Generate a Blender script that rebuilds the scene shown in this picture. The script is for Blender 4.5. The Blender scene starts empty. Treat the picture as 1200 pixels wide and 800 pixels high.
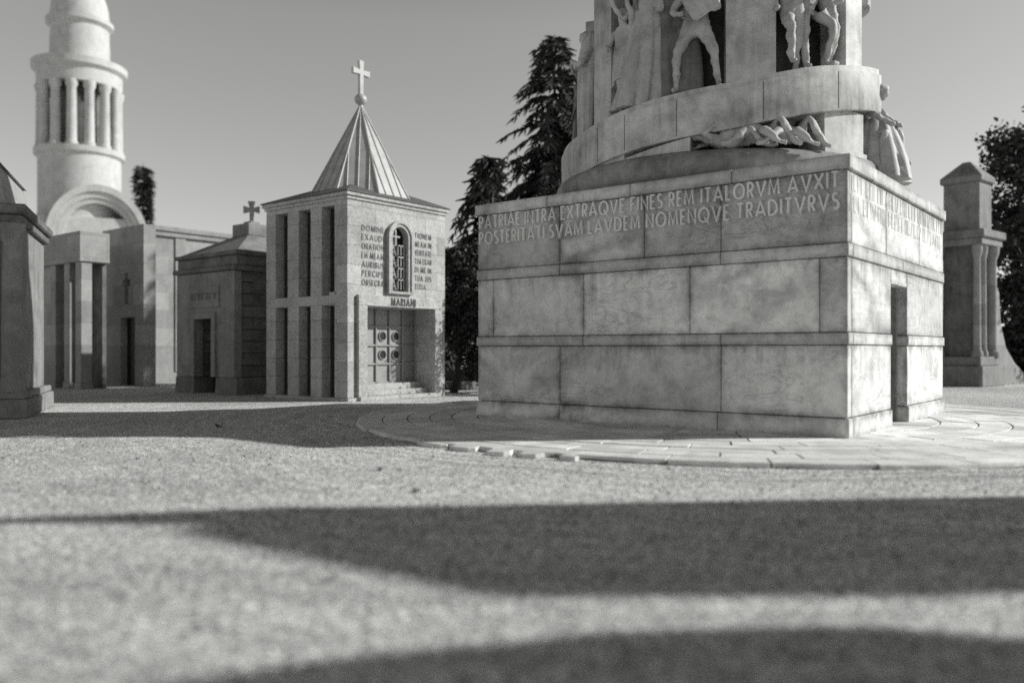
import bpy, bmesh, math, random
from mathutils import Vector, Matrix, Euler

# ------------------------------------------------------------------ scene, camera, sky, sun, exposure
S = bpy.context.scene
COL = S.collection
R = math.radians
random.seed(11)

cam_d = bpy.data.cameras.new("camera")
cam = bpy.data.objects.new("camera", cam_d)
COL.objects.link(cam)
cam.location = (0, 0, 1.6)
cam.rotation_euler = (R(90), 0, 0)
cam_d.sensor_width = 36
cam_d.lens = 985 / 1200 * 36
cam_d.shift_y = 10 / 1200
cam_d.clip_start = 0.05
cam_d.clip_end = 2000
cam_d.dof.use_dof = True
cam_d.dof.focus_distance = 19.5
cam_d.dof.aperture_fstop = (cam_d.lens / 1000) / 0.095     # aperture 9.5 cm wide: shallow, dreamy focus
S.camera = cam

SUN_EL = R(28.5)
SUN_H = Vector((1.0, 0.085, 0)).normalized()                 # the sun stands to the right
w = bpy.data.worlds.new("World")
S.world = w
w.use_nodes = True
nt = w.node_tree
sky = nt.nodes.new("ShaderNodeTexSky")
sky.sky_type = 'NISHITA'
sky.sun_disc = False
sky.sun_elevation = SUN_EL
sky.sun_rotation = math.atan2(SUN_H.x, SUN_H.y)
sky.air_density = 1.0
sky.dust_density = 0.25
sky.ozone_density = 1.0
bw = nt.nodes.new("ShaderNodeRGBToBW")
tint = nt.nodes.new("ShaderNodeMix")
tint.data_type = 'RGBA'; tint.blend_type = 'MULTIPLY'
tint.inputs[0].default_value = 1.0
tint.inputs[7].default_value = (0.995, 1.0, 0.98, 1)
bg = nt.nodes["Background"]
nt.links.new(sky.outputs[0], bw.inputs[0])
nt.links.new(bw.outputs[0], tint.inputs[6])
# hazy autumn sky: brighter towards the horizon, deep overhead
geo = nt.nodes.new("ShaderNodeTexCoord")
sepz = nt.nodes.new("ShaderNodeSeparateXYZ")
grad = nt.nodes.new("ShaderNodeValToRGB")
grad.color_ramp.elements[0].position = 0.0
grad.color_ramp.elements[0].color = (0.92, 0.92, 0.92, 1)
grad.color_ramp.elements[1].position = 0.75
grad.color_ramp.elements[1].color = (0.30, 0.30, 0.30, 1)
e_ = grad.color_ramp.elements.new(0.36); e_.color = (1.14, 1.14, 1.14, 1)
mulz = nt.nodes.new("ShaderNodeMix"); mulz.data_type = 'RGBA'; mulz.blend_type = 'MULTIPLY'; mulz.inputs[0].default_value = 1.0
nt.links.new(geo.outputs["Generated"], sepz.inputs[0])
nt.links.new(sepz.outputs[2], grad.inputs[0])
nt.links.new(tint.outputs[2], mulz.inputs[6])
nt.links.new(grad.outputs[0], mulz.inputs[7])
nt.links.new(mulz.outputs[2], bg.inputs[0])
bg.inputs[1].default_value = 0.102

sun_d = bpy.data.lights.new("sun", 'SUN')
sun_d.energy = 3.55
sun_d.angle = R(0.9)
sun_d.color = (1.0, 1.0, 0.98)
sun = bpy.data.objects.new("sun", sun_d)
COL.objects.link(sun)
sun_dir = -(SUN_H * math.cos(SUN_EL) + Vector((0, 0, math.sin(SUN_EL))))
sun.rotation_euler = sun_dir.to_track_quat('-Z', 'Y').to_euler()
sun.location = (30, 0, 40)

S.view_settings.view_transform = 'Standard'
S.view_settings.look = 'None'
S.view_settings.exposure = 0.35
S.view_settings.gamma = 1.0
S.render.engine = 'CYCLES'
S.cycles.use_denoising = False          # keep the fine grain of the stone and gravel

TH = R(51.7)                     # the tombs of this square share one orientation
CT, ST = math.cos(TH), math.sin(TH)


# ------------------------------------------------------------------ materials
def G(v, k=1.0):
    return (v, v, v * (0.975 if k else 1), 1)


class NT:
    """small wrapper to write node graphs"""
    def __init__(self, name):
        self.m = bpy.data.materials.new(name)
        self.m.use_nodes = True
        self.t = self.m.node_tree
        self.b = self.t.nodes["Principled BSDF"]

    def n(self, typ, **kw):
        nd = self.t.nodes.new(typ)
        for k, v in kw.items():
            setattr(nd, k, v)
        return nd

    def l(self, a, b):
        self.t.links.new(a, b)

    def math(self, op, a, b=None, c=None, clamp=False):
        nd = self.n("ShaderNodeMath", operation=op, use_clamp=clamp)
        for i, v in enumerate((a, b, c)):
            if v is None:
                continue
            if isinstance(v, (int, float)):
                nd.inputs[i].default_value = v
            else:
                self.l(v, nd.inputs[i])
        return nd.outputs[0]

    def ramp(self, x, stops, interp='LINEAR'):
        nd = self.n("ShaderNodeValToRGB")
        cr = nd.color_ramp
        cr.interpolation = interp
        while len(cr.elements) < len(stops):
            cr.elements.new(0.5)
        for e, (p, v) in zip(cr.elements, stops):
            e.position = p
            e.color = (v, v, v, 1)
        self.l(x, nd.inputs[0])
        return nd.outputs[0]

    def noise(self, vec, scale, detail=4, rough=0.55, dist=0.0):
        nd = self.n("ShaderNodeTexNoise")
        nd.inputs["Scale"].default_value = scale
        nd.inputs["Detail"].default_value = detail
        nd.inputs["Roughness"].default_value = rough
        nd.inputs["Distortion"].default_value = dist
        self.l(vec, nd.inputs["Vector"])
        return nd.outputs[0]

    def mapping(self, vec, scale=(1, 1, 1), rot=(0, 0, 0), loc=(0, 0, 0)):
        nd = self.n("ShaderNodeMapping")
        nd.inputs["Scale"].default_value = scale
        nd.inputs["Rotation"].default_value = rot
        nd.inputs["Location"].default_value = loc
        self.l(vec, nd.inputs["Vector"])
        return nd.outputs[0]

    def coord(self):
        return self.n("ShaderNodeTexCoord").outputs["Object"]

    def finish(self, val, rough=0.8, bump=None, bstr=0.3, bdist=0.02, spec=0.3, metal=0.0):
        comb = self.n("ShaderNodeCombineColor")
        self.l(val, comb.inputs[0])
        self.l(val, comb.inputs[1])
        self.l(self.math('MULTIPLY', val, 0.985), comb.inputs[2])
        self.l(comb.outputs[0], self.b.inputs["Base Color"])
        self.b.inputs["Roughness"].default_value = rough
        self.b.inputs["Specular IOR Level"].default_value = spec
        self.b.inputs["Metallic"].default_value = metal
        if bump is not None:
            bp = self.n("ShaderNodeBump")
            bp.inputs["Strength"].default_value = bstr
            bp.inputs["Distance"].default_value = bdist
            self.l(bump, bp.inputs["Height"])
            self.l(bp.outputs[0], self.b.inputs["Normal"])
        return self.m


def tone_attr(N):
    a = N.n("ShaderNodeAttribute", attribute_name="tone")
    return a.outputs["Fac"]


def stone(name, base, vein=0.0, blotch=0.25, streak=0.0, speck=0.15, levels=(), zmax=6.0,
          joints=None, joint_dark=0.45, rough=0.8, bstr=0.25, use_tone=True, fine=60, edge=0.0):
    """weathered stone: per block tone, blotches, veins, rain streaks below ledges, speckle"""
    N = NT(name)
    co = N.coord()
    x = N.math('MULTIPLY', tone_attr(N), base) if use_tone else N.math('ADD', base, 0.0)
    nb = N.noise(co, 0.9, 6, 0.62, 0.6)
    x = N.math('MULTIPLY', x, N.ramp(nb, [(0.25, 1 - blotch * 1.3), (0.5, 1.0), (0.75, 1 + blotch * 0.7)]))
    nb2 = N.noise(co, 4.5, 5, 0.6, 0.3)
    x = N.math('MULTIPLY', x, N.ramp(nb2, [(0.3, 1 - blotch * 0.55), (0.55, 1.0), (0.8, 1 + blotch * 0.3)]))
    if vein:
        wv = N.n("ShaderNodeTexWave", wave_type='BANDS', bands_direction='DIAGONAL')
        wv.inputs["Scale"].default_value = 0.55
        wv.inputs["Distortion"].default_value = 9.0
        wv.inputs["Detail"].default_value = 5.0
        wv.inputs["Detail Scale"].default_value = 0.9
        wv.inputs["Detail Roughness"].default_value = 0.62
        off = N.n("ShaderNodeVectorMath", operation='ADD')
        cmb = N.n("ShaderNodeCombineXYZ")
        N.l(N.math('MULTIPLY', tone_attr(N), 61.0), cmb.inputs[0])
        N.l(N.math('MULTIPLY', tone_attr(N), 37.0), cmb.inputs[2])
        N.l(N.mapping(co, (0.55, 0.55, 1.15)), off.inputs[0])
        N.l(cmb.outputs[0], off.inputs[1])
        N.l(off.outputs[0], wv.inputs["Vector"])
        vs = N.ramp(wv.outputs["Fac"], [(0.0, 1 - vein), (0.22, 1 - vein * 0.45), (0.55, 1.0), (1.0, 1 + vein * 0.3)])
        gate = N.ramp(N.noise(off.outputs[0], 0.35, 2), [(0.45, 0.0), (0.66, 1.0)])
        vs = N.math('ADD', 1.0, N.math('MULTIPLY', N.math('SUBTRACT', vs, 1.0), gate))
        x = N.math('MULTIPLY', x, vs)
        # fine dark veins sweeping diagonally through some blocks
        for sc_, wd_, k_ in ((0.9, 0.016, 0.45), (2.1, 0.02, 0.28)):
            vn = N.noise(N.mapping(off.outputs[0], (1.0, 1.0, 1.9), (R(28), R(28), 0)), sc_, 6, 0.6, 1.4)
            ln_ = N.math('DIVIDE', N.math('ABSOLUTE', N.math('SUBTRACT', vn, 0.5)), wd_)
            ln_ = N.math('SUBTRACT', 1.0, ln_, clamp=True)
            g2 = N.ramp(N.noise(off.outputs[0], 0.4, 2, 0.5), [(0.42, 0.0), (0.58, 1.0)])
            x = N.math('MULTIPLY', x, N.math('SUBTRACT', 1.0, N.math('MULTIPLY', N.math('MULTIPLY', ln_, g2), vein * k_ * 2)))
    if streak:
        sn = N.noise(N.mapping(co, (4.2, 4.2, 0.42)), 1.0, 6, 0.68, 0.5)
        sm = N.ramp(sn, [(0.42, 0.0), (0.68, 1.0)])
        sm = N.math('MULTIPLY', sm, N.ramp(N.noise(co, 0.8, 3, 0.6, 0.5), [(0.42, 0.12), (0.66, 1.0)]))
        if levels:
            sep = N.n("ShaderNodeSeparateXYZ")
            N.l(co, sep.inputs[0])
            zz = N.math('DIVIDE', sep.outputs[2], zmax)
            st = []
            for lv, ln in levels:            # dirt begins at a ledge and fades downwards
                st += [((lv - ln) / zmax, 0.12), ((lv - 0.015) / zmax, 1.0), (lv / zmax, 0.1)]
            sm = N.math('MULTIPLY', sm, N.ramp(zz, st))
        x = N.math('MULTIPLY', x, N.math('SUBTRACT', 1.0, N.math('MULTIPLY', sm, streak)))
    if edge:                                  # soot that collects along the joints, uneven from place to place
        uvn = N.n("ShaderNodeUVMap", uv_map="face_uv")
        su = N.n("ShaderNodeSeparateXYZ")
        N.l(uvn.outputs[0], su.inputs[0])
        szu = N.n("ShaderNodeAttribute", attribute_name="size_u").outputs["Fac"]
        szv = N.n("ShaderNodeAttribute", attribute_name="size_v").outputs["Fac"]
        d1 = N.math('MINIMUM', su.outputs[0], N.math('SUBTRACT', szu, su.outputs[0]))
        d2 = N.math('MINIMUM', su.outputs[1], N.math('SUBTRACT', szv, su.outputs[1]))
        dd = N.math('MINIMUM', d1, d2)
        dd = N.math('ADD', dd, N.math('MULTIPLY', N.math('SUBTRACT', N.noise(co, 7.0, 5, 0.7), 0.5), 0.16))
        en = N.ramp(dd, [(0.0, 1.0), (0.03, 0.75), (0.09, 0.25), (0.17, 0.0)])
        eg = N.ramp(N.noise(co, 1.1, 4, 0.65, 0.4), [(0.36, 0.12), (0.64, 1.0)])
        x = N.math('MULTIPLY', x, N.math('SUBTRACT', 1.0, N.math('MULTIPLY', N.math('MULTIPLY', en, eg), edge)))
        # isolated run-off stains with hard upper ends
        rn = N.noise(N.mapping(co, (9, 9, 0.9), (0, 0, 0), (3, 1, 7)), 1.0, 4, 0.7, 0.8)
        rs = N.ramp(rn, [(0.66, 0.0), (0.74, 1.0)])
        x = N.math('MULTIPLY', x, N.math('SUBTRACT', 1.0, N.math('MULTIPLY', N.math('MULTIPLY', rs, eg), edge * 0.55)))
        # ragged paler and darker patches, like a tide mark
        tn = N.noise(co, 1.6, 7, 0.66, 1.2)
        x = N.math('MULTIPLY', x, N.ramp(tn, [(0.38, 0.86), (0.46, 0.96), (0.475, 1.04), (0.6, 1.02), (0.66, 0.95), (0.70, 1.0)]))
    sp = N.noise(co, fine, 2, 0.7)
    x = N.math('MULTIPLY', x, N.ramp(sp, [(0.28, 1 - speck * 1.4), (0.5, 1.0), (0.72, 1 + speck)]))
    hgt = N.math('ADD', N.math('MULTIPLY', nb2, 0.7), N.math('MULTIPLY', sp, 0.45))
    if joints:
        bw_, bh = joints
        sep = N.n("ShaderNodeSeparateXYZ")
        N.l(co, sep.inputs[0])
        cm = N.n("ShaderNodeCombineXYZ")
        N.l(N.math('ADD', sep.outputs[0], sep.outputs[1]), cm.inputs[0])
        N.l(sep.outputs[2], cm.inputs[1])
        br = N.n("ShaderNodeTexBrick")
        br.inputs["Scale"].default_value = 1.0
        br.inputs["Brick Width"].default_value = bw_
        br.inputs["Row Height"].default_value = bh
        br.inputs["Mortar Size"].default_value = 0.010
        br.inputs["Mortar Smooth"].default_value = 0.2
        br.inputs["Bias"].default_value = 0.0
        br.inputs["Color1"].default_value = (0.80, 0.80, 0.80, 1)
        br.inputs["Color2"].default_value = (1.12, 1.12, 1.12, 1)
        br.inputs["Mortar"].default_value = (joint_dark,) * 3 + (1,)
        N.l(cm.outputs[0], br.inputs["Vector"])
        x = N.math('MULTIPLY', x, br.outputs["Color"])
        hgt = N.math('SUBTRACT', hgt, N.math('MULTIPLY', br.outputs["Fac"], 1.5))
    return N.finish(x, rough, hgt, bstr, 0.012)


def plain(name, base, var=0.2, scale=6, rough=0.6, metal=0.0, bstr=0.15, fine=50, spec=0.4):
    N = NT(name)
    co = N.coord()
    n1 = N.noise(co, scale, 5, 0.6, 0.2)
    n2 = N.noise(co, fine, 2, 0.6)
    x = N.math('MULTIPLY', N.math('ADD', base, 0.0), N.ramp(n1, [(0.25, 1 - var), (0.5, 1.0), (0.75, 1 + var * 0.7)]))
    x = N.math('MULTIPLY', x, N.ramp(n2, [(0.3, 1 - var * 0.5), (0.7, 1 + var * 0.5)]))
    return N.finish(x, rough, N.math('ADD', n1, N.math('MULTIPLY', n2, 0.5)), bstr, 0.01, spec, metal)


def leafmat(name, base):
    N = NT(name)
    x = N.math('MULTIPLY', tone_attr(N), base)
    m = N.finish(x, 0.65, spec=0.35)
    N.b.inputs["Transmission Weight"].default_value = 0.0
    return m


LV = [(0.41, .25), (1.69, .75), (3.23, .8), (4.75, .6)]
MARBLE = stone("marble_weathered", 0.72, vein=0.40, blotch=0.30, streak=0.75, speck=0.07, levels=LV, zmax=6.0, rough=0.62, bstr=0.18, fine=90, edge=.55)
MARBLE_TRIM = stone("marble_trim", 0.66, vein=0.12, blotch=0.3, streak=0.35, speck=0.08, rough=0.65, fine=90, edge=.5)
MARBLE_DRUM = stone("marble_drum", 0.56, vein=0.15, blotch=0.36, streak=0.5, speck=0.07, rough=0.65, fine=80)
MARBLE_LETTER = stone("marble_lettering", 0.80, blotch=0.2, speck=0.06, rough=0.6, fine=90)
MARBLE_DIRTY = stone("marble_sooty", 0.30, vein=0.1, blotch=0.5, streak=0.55, speck=0.1, rough=0.75, fine=70)
DRUM_CORE = stone("drum_core_stone", 0.06, blotch=0.4, streak=0.4, speck=0.1)  # near-black core: shade of the gaps between statues put into its colour
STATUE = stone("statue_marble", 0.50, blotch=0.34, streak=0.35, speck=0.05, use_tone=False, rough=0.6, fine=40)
STATUE_DARK = stone("statue_marble_shaded", 0.22, blotch=0.45, streak=0.4, speck=0.06, use_tone=False, rough=0.65, fine=40)  # darker copy of the statue marble, shade painted in for the rear figures
GRANITE = stone("pale_granite", 0.48, blotch=0.28, streak=0.45, levels=[(3.0, .8), (6.3, 1.2)], zmax=8.0, speck=0.25, joints=(1.15, 0.61), joint_dark=0.55, rough=0.8, bstr=0.3, fine=14)
GRANITE_PLAIN = stone("pale_granite_plain", 0.46, blotch=0.24, streak=0.3, speck=0.25, rough=0.8, bstr=0.3, fine=14)
GREY_TOMB = stone("grey_tomb_stone", 0.27, blotch=0.3, streak=0.5, speck=0.16, fine=30)
RUSTIC = stone("rusticated_dark_stone", 0.19, blotch=0.4, streak=0.55, speck=0.2, fine=26)
SMOOTH_TOMB = stone("smooth_grey_stone", 0.35, blotch=0.2, streak=0.25, speck=0.12, joints=(1.8, 0.9), joint_dark=0.75, fine=30)
WHITE_STONE = stone("white_church_stone", 0.55, blotch=0.16, streak=0.2, speck=0.08, fine=20)
PAVE = stone("paving_stone", 0.80, vein=0.1, blotch=0.3, speck=0.16, rough=0.85, bstr=0.3, fine=45)
METAL_DOOR = plain("painted_metal_door", 0.31, 0.14, 3, 0.5, 0.25)
DARK_METAL = plain("dark_bronze", 0.035, 0.3, 5, 0.5, 0.4)
LETTER_METAL = plain("grey_lettering", 0.15, 0.2, 8, 0.6, 0.0)
ROOF_SHEET = plain("pale_roof_sheet", 0.44, 0.22, 2.5, 0.5, 0.1)
ROOF_DARK = plain("dark_roof_sheet", 0.12, 0.3, 2.5, 0.6, 0.1)
LOUVER = plain("dark_louver", 0.05, 0.25, 3, 0.7)
GLASS_DARK = plain("dark_window_glass", 0.012, 0.2, 4, 0.15, 0.0, 0.02)
VOID = plain("painted_interior_shade", 0.02, 0.3, 3, 0.9)  # black paint in place of the shade inside doorway and slot
BARK = plain("tree_bark", 0.055, 0.4, 9, 0.9, 0, 0.6, 30)
NEEDLE = leafmat("conifer_needles", 0.06)
LEAF = leafmat("dark_leaves", 0.05)


def ground_mat():
    N = NT("fine_gravel")
    co = N.coord()
    big = N.noise(co, 0.16, 4, 0.6, 0.5)
    tr = N.noise(N.mapping(co, (0.16, 1.5, 1), (0, 0, R(-13))), 0.9, 4, 0.6, 0.8)
    mid = N.noise(co, 2.6, 5, 0.65)
    # wheel tracks that circle the monument
    sub = N.n("ShaderNodeVectorMath", operation='SUBTRACT')
    N.l(co, sub.inputs[0]); sub.inputs[1].default_value = (4.9, 20.0, 0)
    ln = N.n("ShaderNodeVectorMath", operation='LENGTH')
    N.l(sub.outputs[0], ln.inputs[0])
    cv = N.n("ShaderNodeCombineXYZ")
    N.l(N.math('ADD', ln.outputs["Value"], N.math('MULTIPLY', N.noise(co, 0.22, 2), 3.0)), cv.inputs[0])
    trk = N.noise(cv.outputs[0], 2.6, 5, 0.7)
    tgate = N.ramp(N.noise(co, 0.3, 3, 0.6, 0.4), [(0.30, 0.1), (0.52, 1.0)])
    trk = N.ramp(trk, [(0.32, 0.62), (0.46, 0.94), (0.54, 1.06), (0.7, 1.38)])
    trk = N.math('ADD', 1.0, N.math('MULTIPLY', N.math('SUBTRACT', trk, 1.0), tgate))
    clump = N.noise(co, 19.0, 3, 0.7)
    vo = N.n("ShaderNodeTexVoronoi", feature='F1')
    vo.inputs["Scale"].default_value = 48
    N.l(co, vo.inputs["Vector"])
    vo2 = N.n("ShaderNodeTexVoronoi", feature='F1')
    vo2.inputs["Scale"].default_value = 17
    N.l(co, vo2.inputs["Vector"])
    sep = N.n("ShaderNodeSeparateColor")
    N.l(vo.outputs["Color"], sep.inputs[0])
    sep2 = N.n("ShaderNodeSeparateColor")
    N.l(vo2.outputs["Color"], sep2.inputs[0])
    x = N.math('MULTIPLY', N.math('ADD', 0.60, 0.0), N.ramp(sep.outputs[0], [(0.0, 0.2), (0.25, 0.55), (0.6, 1.0), (0.85, 1.5), (1.0, 2.0)]))
    x = N.math('MULTIPLY', x, N.ramp(sep2.outputs[0], [(0.0, 0.85), (0.4, 0.98), (0.85, 1.06), (1.0, 1.2)]))
    x = N.math('MULTIPLY', x, N.ramp(big, [(0.3, 0.76), (0.5, 1.0), (0.7, 1.14)]))
    x = N.math('MULTIPLY', x, N.ramp(tr, [(0.34, 0.9), (0.5, 1.0), (0.66, 1.07)]))
    x = N.math('MULTIPLY', x, N.ramp(clump, [(0.28, 0.78), (0.5, 1.0), (0.62, 1.06), (0.75, 1.25)]))
    x = N.math('MULTIPLY', x, trk)
    x = N.math('MULTIPLY', x, N.ramp(mid, [(0.3, 0.94), (0.5, 1.0), (0.7, 1.05)]))
    h = N.math('SUBTRACT', N.math('MULTIPLY', sep.outputs[1], 0.5), vo.outputs["Distance"])
    h = N.math('SUBTRACT', h, N.math('MULTIPLY', vo2.outputs["Distance"], 0.5))
    return N.finish(x, 0.9, h, 0.5, 0.010, 0.2)


GROUND = ground_mat()
PEBBLE = stone("pebble_stone", 0.42, blotch=.1, speck=.1)


# ------------------------------------------------------------------ mesh builder and object helpers
class MB:
    def __init__(self):
        self.v, self.f, self.t = [], [], []
        self.uv = {}

    def add(self, vs, fs, tone=1.0):
        o = len(self.v)
        self.v += [tuple(p) for p in vs]
        for f in fs:
            self.f.append([i + o for i in f])
            self.t.append(tone)

    def box(self, x0, y0, z0, x1, y1, z1, b=0.012, tone=1.0, jit=0.0):
        c = ((x0 + x1) / 2, (y0 + y1) / 2, (z0 + z1) / 2)
        h = (abs(x1 - x0) / 2, abs(y1 - y0) / 2, abs(z1 - z0) / 2)
        b = min(b, min(h) * 0.45)
        vs, ix = [], {}
        for sx in (-1, 1):
            for sy in (-1, 1):
                for sz in (-1, 1):
                    s = (sx, sy, sz)
                    for a in range(3):
                        p = [c[k] + s[k] * (h[k] if k == a else h[k] - b) for k in range(3)]
                        if jit:
                            p = [q + random.uniform(-jit, jit) for q in p]
                        ix[(s, a)] = len(vs)
                        vs.append(p)
        fs = []
        for a in range(3):
            u, v = [(1, 2), (2, 0), (0, 1)][a]
            for sg in (-1, 1):
                q = []
                for su, sv in ((-1, -1), (1, -1), (1, 1), (-1, 1)):
                    s = [0, 0, 0]
                    s[a], s[u], s[v] = sg, su, sv
                    q.append(ix[(tuple(s), a)])
                uvq = [(0, 0), (2 * h[u], 0), (2 * h[u], 2 * h[v]), (0, 2 * h[v])]
                self.uv[len(self.f) + len(fs)] = (uvq if sg > 0 else uvq[::-1], (2 * h[u], 2 * h[v]))
                fs.append(q if sg > 0 else q[::-1])
        for a in range(3):                        # the twelve chamfers
            u, v = [(1, 2), (2, 0), (0, 1)][a]
            for su in (-1, 1):
                for sv in (-1, 1):
                    s0 = [0, 0, 0]; s1 = [0, 0, 0]
                    s0[a], s0[u], s0[v] = -1, su, sv
                    s1[a], s1[u], s1[v] = 1, su, sv
                    s0, s1 = tuple(s0), tuple(s1)
                    q = [ix[(s0, u)], ix[(s1, u)], ix[(s1, v)], ix[(s0, v)]]
                    fs.append(q if su * sv < 0 else q[::-1])
        for sx in (-1, 1):
            for sy in (-1, 1):
                for sz in (-1, 1):
                    s = (sx, sy, sz)
                    q = [ix[(s, 0)], ix[(s, 1)], ix[(s, 2)]]
                    fs.append(q if sx * sy * sz > 0 else q[::-1])
        self.add(vs, fs, tone)

    def prism(self, pts, a0, a1, axis='y', tone=1.0):
        """polygon (u,v) extruded along an axis"""
        n = len(pts)
        def P(u, v, a):
            return {'y': (u, a, v), 'x': (a, u, v), 'z': (u, v, a)}[axis]
        vs = [P(u, v, a0) for u, v in pts] + [P(u, v, a1) for u, v in pts]
        fs = [list(range(n))[::-1], list(range(n, 2 * n))]
        fs += [[i, (i + 1) % n, n + (i + 1) % n, n + i] for i in range(n)]
        self.add(vs, fs, tone)

    def lathe(self, prof, cx=0, cy=0, n=48, a0=0.0, a1=2 * math.pi, tone=1.0, closed=False):
        full = abs(a1 - a0 - 2 * math.pi) < 1e-6
        m = n if full else n + 1
        vs = []
        for i in range(m):
            a = a0 + (a1 - a0) * i / n
            for r, z in prof:
                vs.append((cx + r * math.cos(a), cy + r * math.sin(a), z))
        k = len(prof)
        fs = []
        for i in range(n):
            j = (i + 1) % m
            for q in range(k if closed else k - 1):
                q2 = (q + 1) % k
                fs.append([i * k + q, j * k + q, j * k + q2, i * k + q2])
        if not full and closed:
            fs.append(list(range(k)))
            fs.append([n * k + q for q in range(k)][::-1])
        self.add(vs, fs, tone)

    def tube(self, pts, rad, n=8, tone=1.0):
        pts = [Vector(p) for p in pts]
        if isinstance(rad, (int, float)):
            rad = [rad] * len(pts)
        vs = []
        for i, p in enumerate(pts):
            d = (pts[min(i + 1, len(pts) - 1)] - pts[max(i - 1, 0)]).normalized()
            up = Vector((0, 0, 1)) if abs(d.z) < 0.9 else Vector((1, 0, 0))
            a = d.cross(up).normalized()
            b = a.cross(d)
            for k in range(n):
                t = 2 * math.pi * k / n
                vs.append(p + (a * math.cos(t) + b * math.sin(t)) * rad[i])
        fs = []
        for i in range(len(pts) - 1):
            for k in range(n):
                fs.append([i * n + k, i * n + (k + 1) % n, (i + 1) * n + (k + 1) % n, (i + 1) * n + k])
        fs.append(list(range(n))[::-1])
        fs.append([(len(pts) - 1) * n + k for k in range(n)])
        self.add(vs, fs, tone)

    def quad(self, a, b, c, d, tone=1.0):
        self.add([a, b, c, d], [[0, 1, 2, 3]], tone)

    def build(self, name, mat, parent=None, smooth=None, fix=True):
        me = bpy.data.meshes.new(name)
        me.from_pydata(self.v, [], self.f)
        at = me.attributes.new("tone", 'FLOAT', 'FACE')
        at.data.foreach_set("value", self.t)
        if self.uv:
            uvl = me.uv_layers.new(name="face_uv")
            sx_ = me.attributes.new("size_u", 'FLOAT', 'FACE'); sy_ = me.attributes.new("size_v", 'FLOAT', 'FACE')
            for fi, (uvq, sz) in self.uv.items():
                ls = me.polygons[fi].loop_start
                for q in range(4):
                    me.uv_layers["face_uv"].data[ls + q].uv = uvq[q]
                me.attributes["size_u"].data[fi].value = sz[0]
                me.attributes["size_v"].data[fi].value = sz[1]
        if fix:
            bm = bmesh.new(); bm.from_mesh(me)
            bmesh.ops.recalc_face_normals(bm, faces=bm.faces)
            bm.to_mesh(me); bm.free()
        if smooth:
            me.polygons.foreach_set("use_smooth", [True] * len(me.polygons))
            me.set_sharp_from_angle(angle=R(smooth))
        me.materials.append(mat)
        o = bpy.data.objects.new(name, me)
        COL.objects.link(o)
        if parent is not None:
            o.parent = parent
        return o


def tag(o, label=None, cat=None, group=None, kind=None):
    if label: o["label"] = label
    if cat: o["category"] = cat
    if group: o["group"] = group
    if kind: o["kind"] = kind
    return o


def empty(name, loc, rz, label, cat, group=None):
    o = bpy.data.objects.new(name, None)
    COL.objects.link(o)
    o.location = loc
    o.rotation_euler = (0, 0, rz)
    o.empty_display_size = 0.3
    return tag(o, label, cat, group)


def rt(a=0.06):
    return 1 + random.uniform(-a, a)


# ------------------------------------------------------------------ lettering
def _arc(cx, cy, rx, ry, a0, a1, n=12):
    return [(cx + rx * math.cos(R(a0 + (a1 - a0) * i / n)), cy + ry * math.sin(R(a0 + (a1 - a0) * i / n))) for i in range(n + 1)]

# inter-war capitals drawn as strokes: very round O, C, Q and D, narrow E, F, L, P, R, S; (width, strokes)
FONT = {
    'A': (.80, [[(0, 0), (.40, 1), (.80, 0)], [(.14, .27), (.66, .27)]]),
    'B': (.46, [[(0, 0), (0, 1)], [(0, 1), (.20, 1)] + _arc(.20, .77, .22, .23, 90, -90)[1:] + [(0, .54)], [(0, .54), (.22, .54)] + _arc(.22, .27, .24, .27, 90, -90)[1:] + [(0, 0)]]),
    'C': (.74, [_arc(.48, .5, .48, .5, 55, 305, 20)]),
    'D': (.68, [[(0, 0), (0, 1)], [(0, 1), (.18, 1)] + _arc(.18, .5, .5, .5, 90, -90, 16)[1:] + [(0, 0)]]),
    'E': (.40, [[(.40, 1), (0, 1), (0, 0), (.40, 0)], [(0, .52), (.34, .52)]]),
    'F': (.40, [[(.40, 1), (0, 1), (0, 0)], [(0, .52), (.34, .52)]]),
    'G': (.80, [_arc(.48, .5, .48, .5, 50, 330, 20), [(.50, .42), (.80, .42), (.80, .10)]]),
    'I': (.0, [[(0, 0), (0, 1)]]),
    'J': (.30, [[(.30, 1), (.30, .25)] + _arc(.12, .2, .18, .2, 0, -150, 6)]),
    'L': (.38, [[(0, 1), (0, 0), (.38, 0)]]),
    'M': (.86, [[(0, 0), (.10, 1), (.43, .12), (.76, 1), (.86, 0)]]),
    'N': (.66, [[(0, 0), (0, 1), (.66, 0), (.66, 1)]]),
    'O': (.96, [_arc(.48, .5, .48, .5, 0, 360, 28)]),
    'P': (.44, [[(0, 0), (0, 1)], [(0, 1), (.19, 1)] + _arc(.19, .74, .25, .26, 90, -90)[1:] + [(0, .48)]]),
    'Q': (.96, [_arc(.48, .5, .48, .5, 0, 360, 28), [(.56, .30), (.92, -.10)]]),
    'R': (.46, [[(0, 0), (0, 1)], [(0, 1), (.19, 1)] + _arc(.19, .74, .25, .26, 90, -90)[1:] + [(0, .48)], [(.16, .48), (.46, 0)]]),
    'S': (.42, [_arc(.21, .76, .20, .24, 50, 270, 10) + _arc(.21, .26, .22, .26, 90, -130, 10)[1:]]),
    'T': (.52, [[(0, 1), (.52, 1)], [(.26, 1), (.26, 0)]]),
    'U': (.58, [[(0, 1), (0, .29)] + _arc(.29, .29, .29, .29, 180, 360, 12)[1:] + [(.58, 1)]]),
    'V': (.76, [[(0, 1), (.38, 0), (.76, 1)]]),
    'X': (.66, [[(0, 0), (.66, 1)], [(0, 1), (.66, 0)]]),
}


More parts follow.
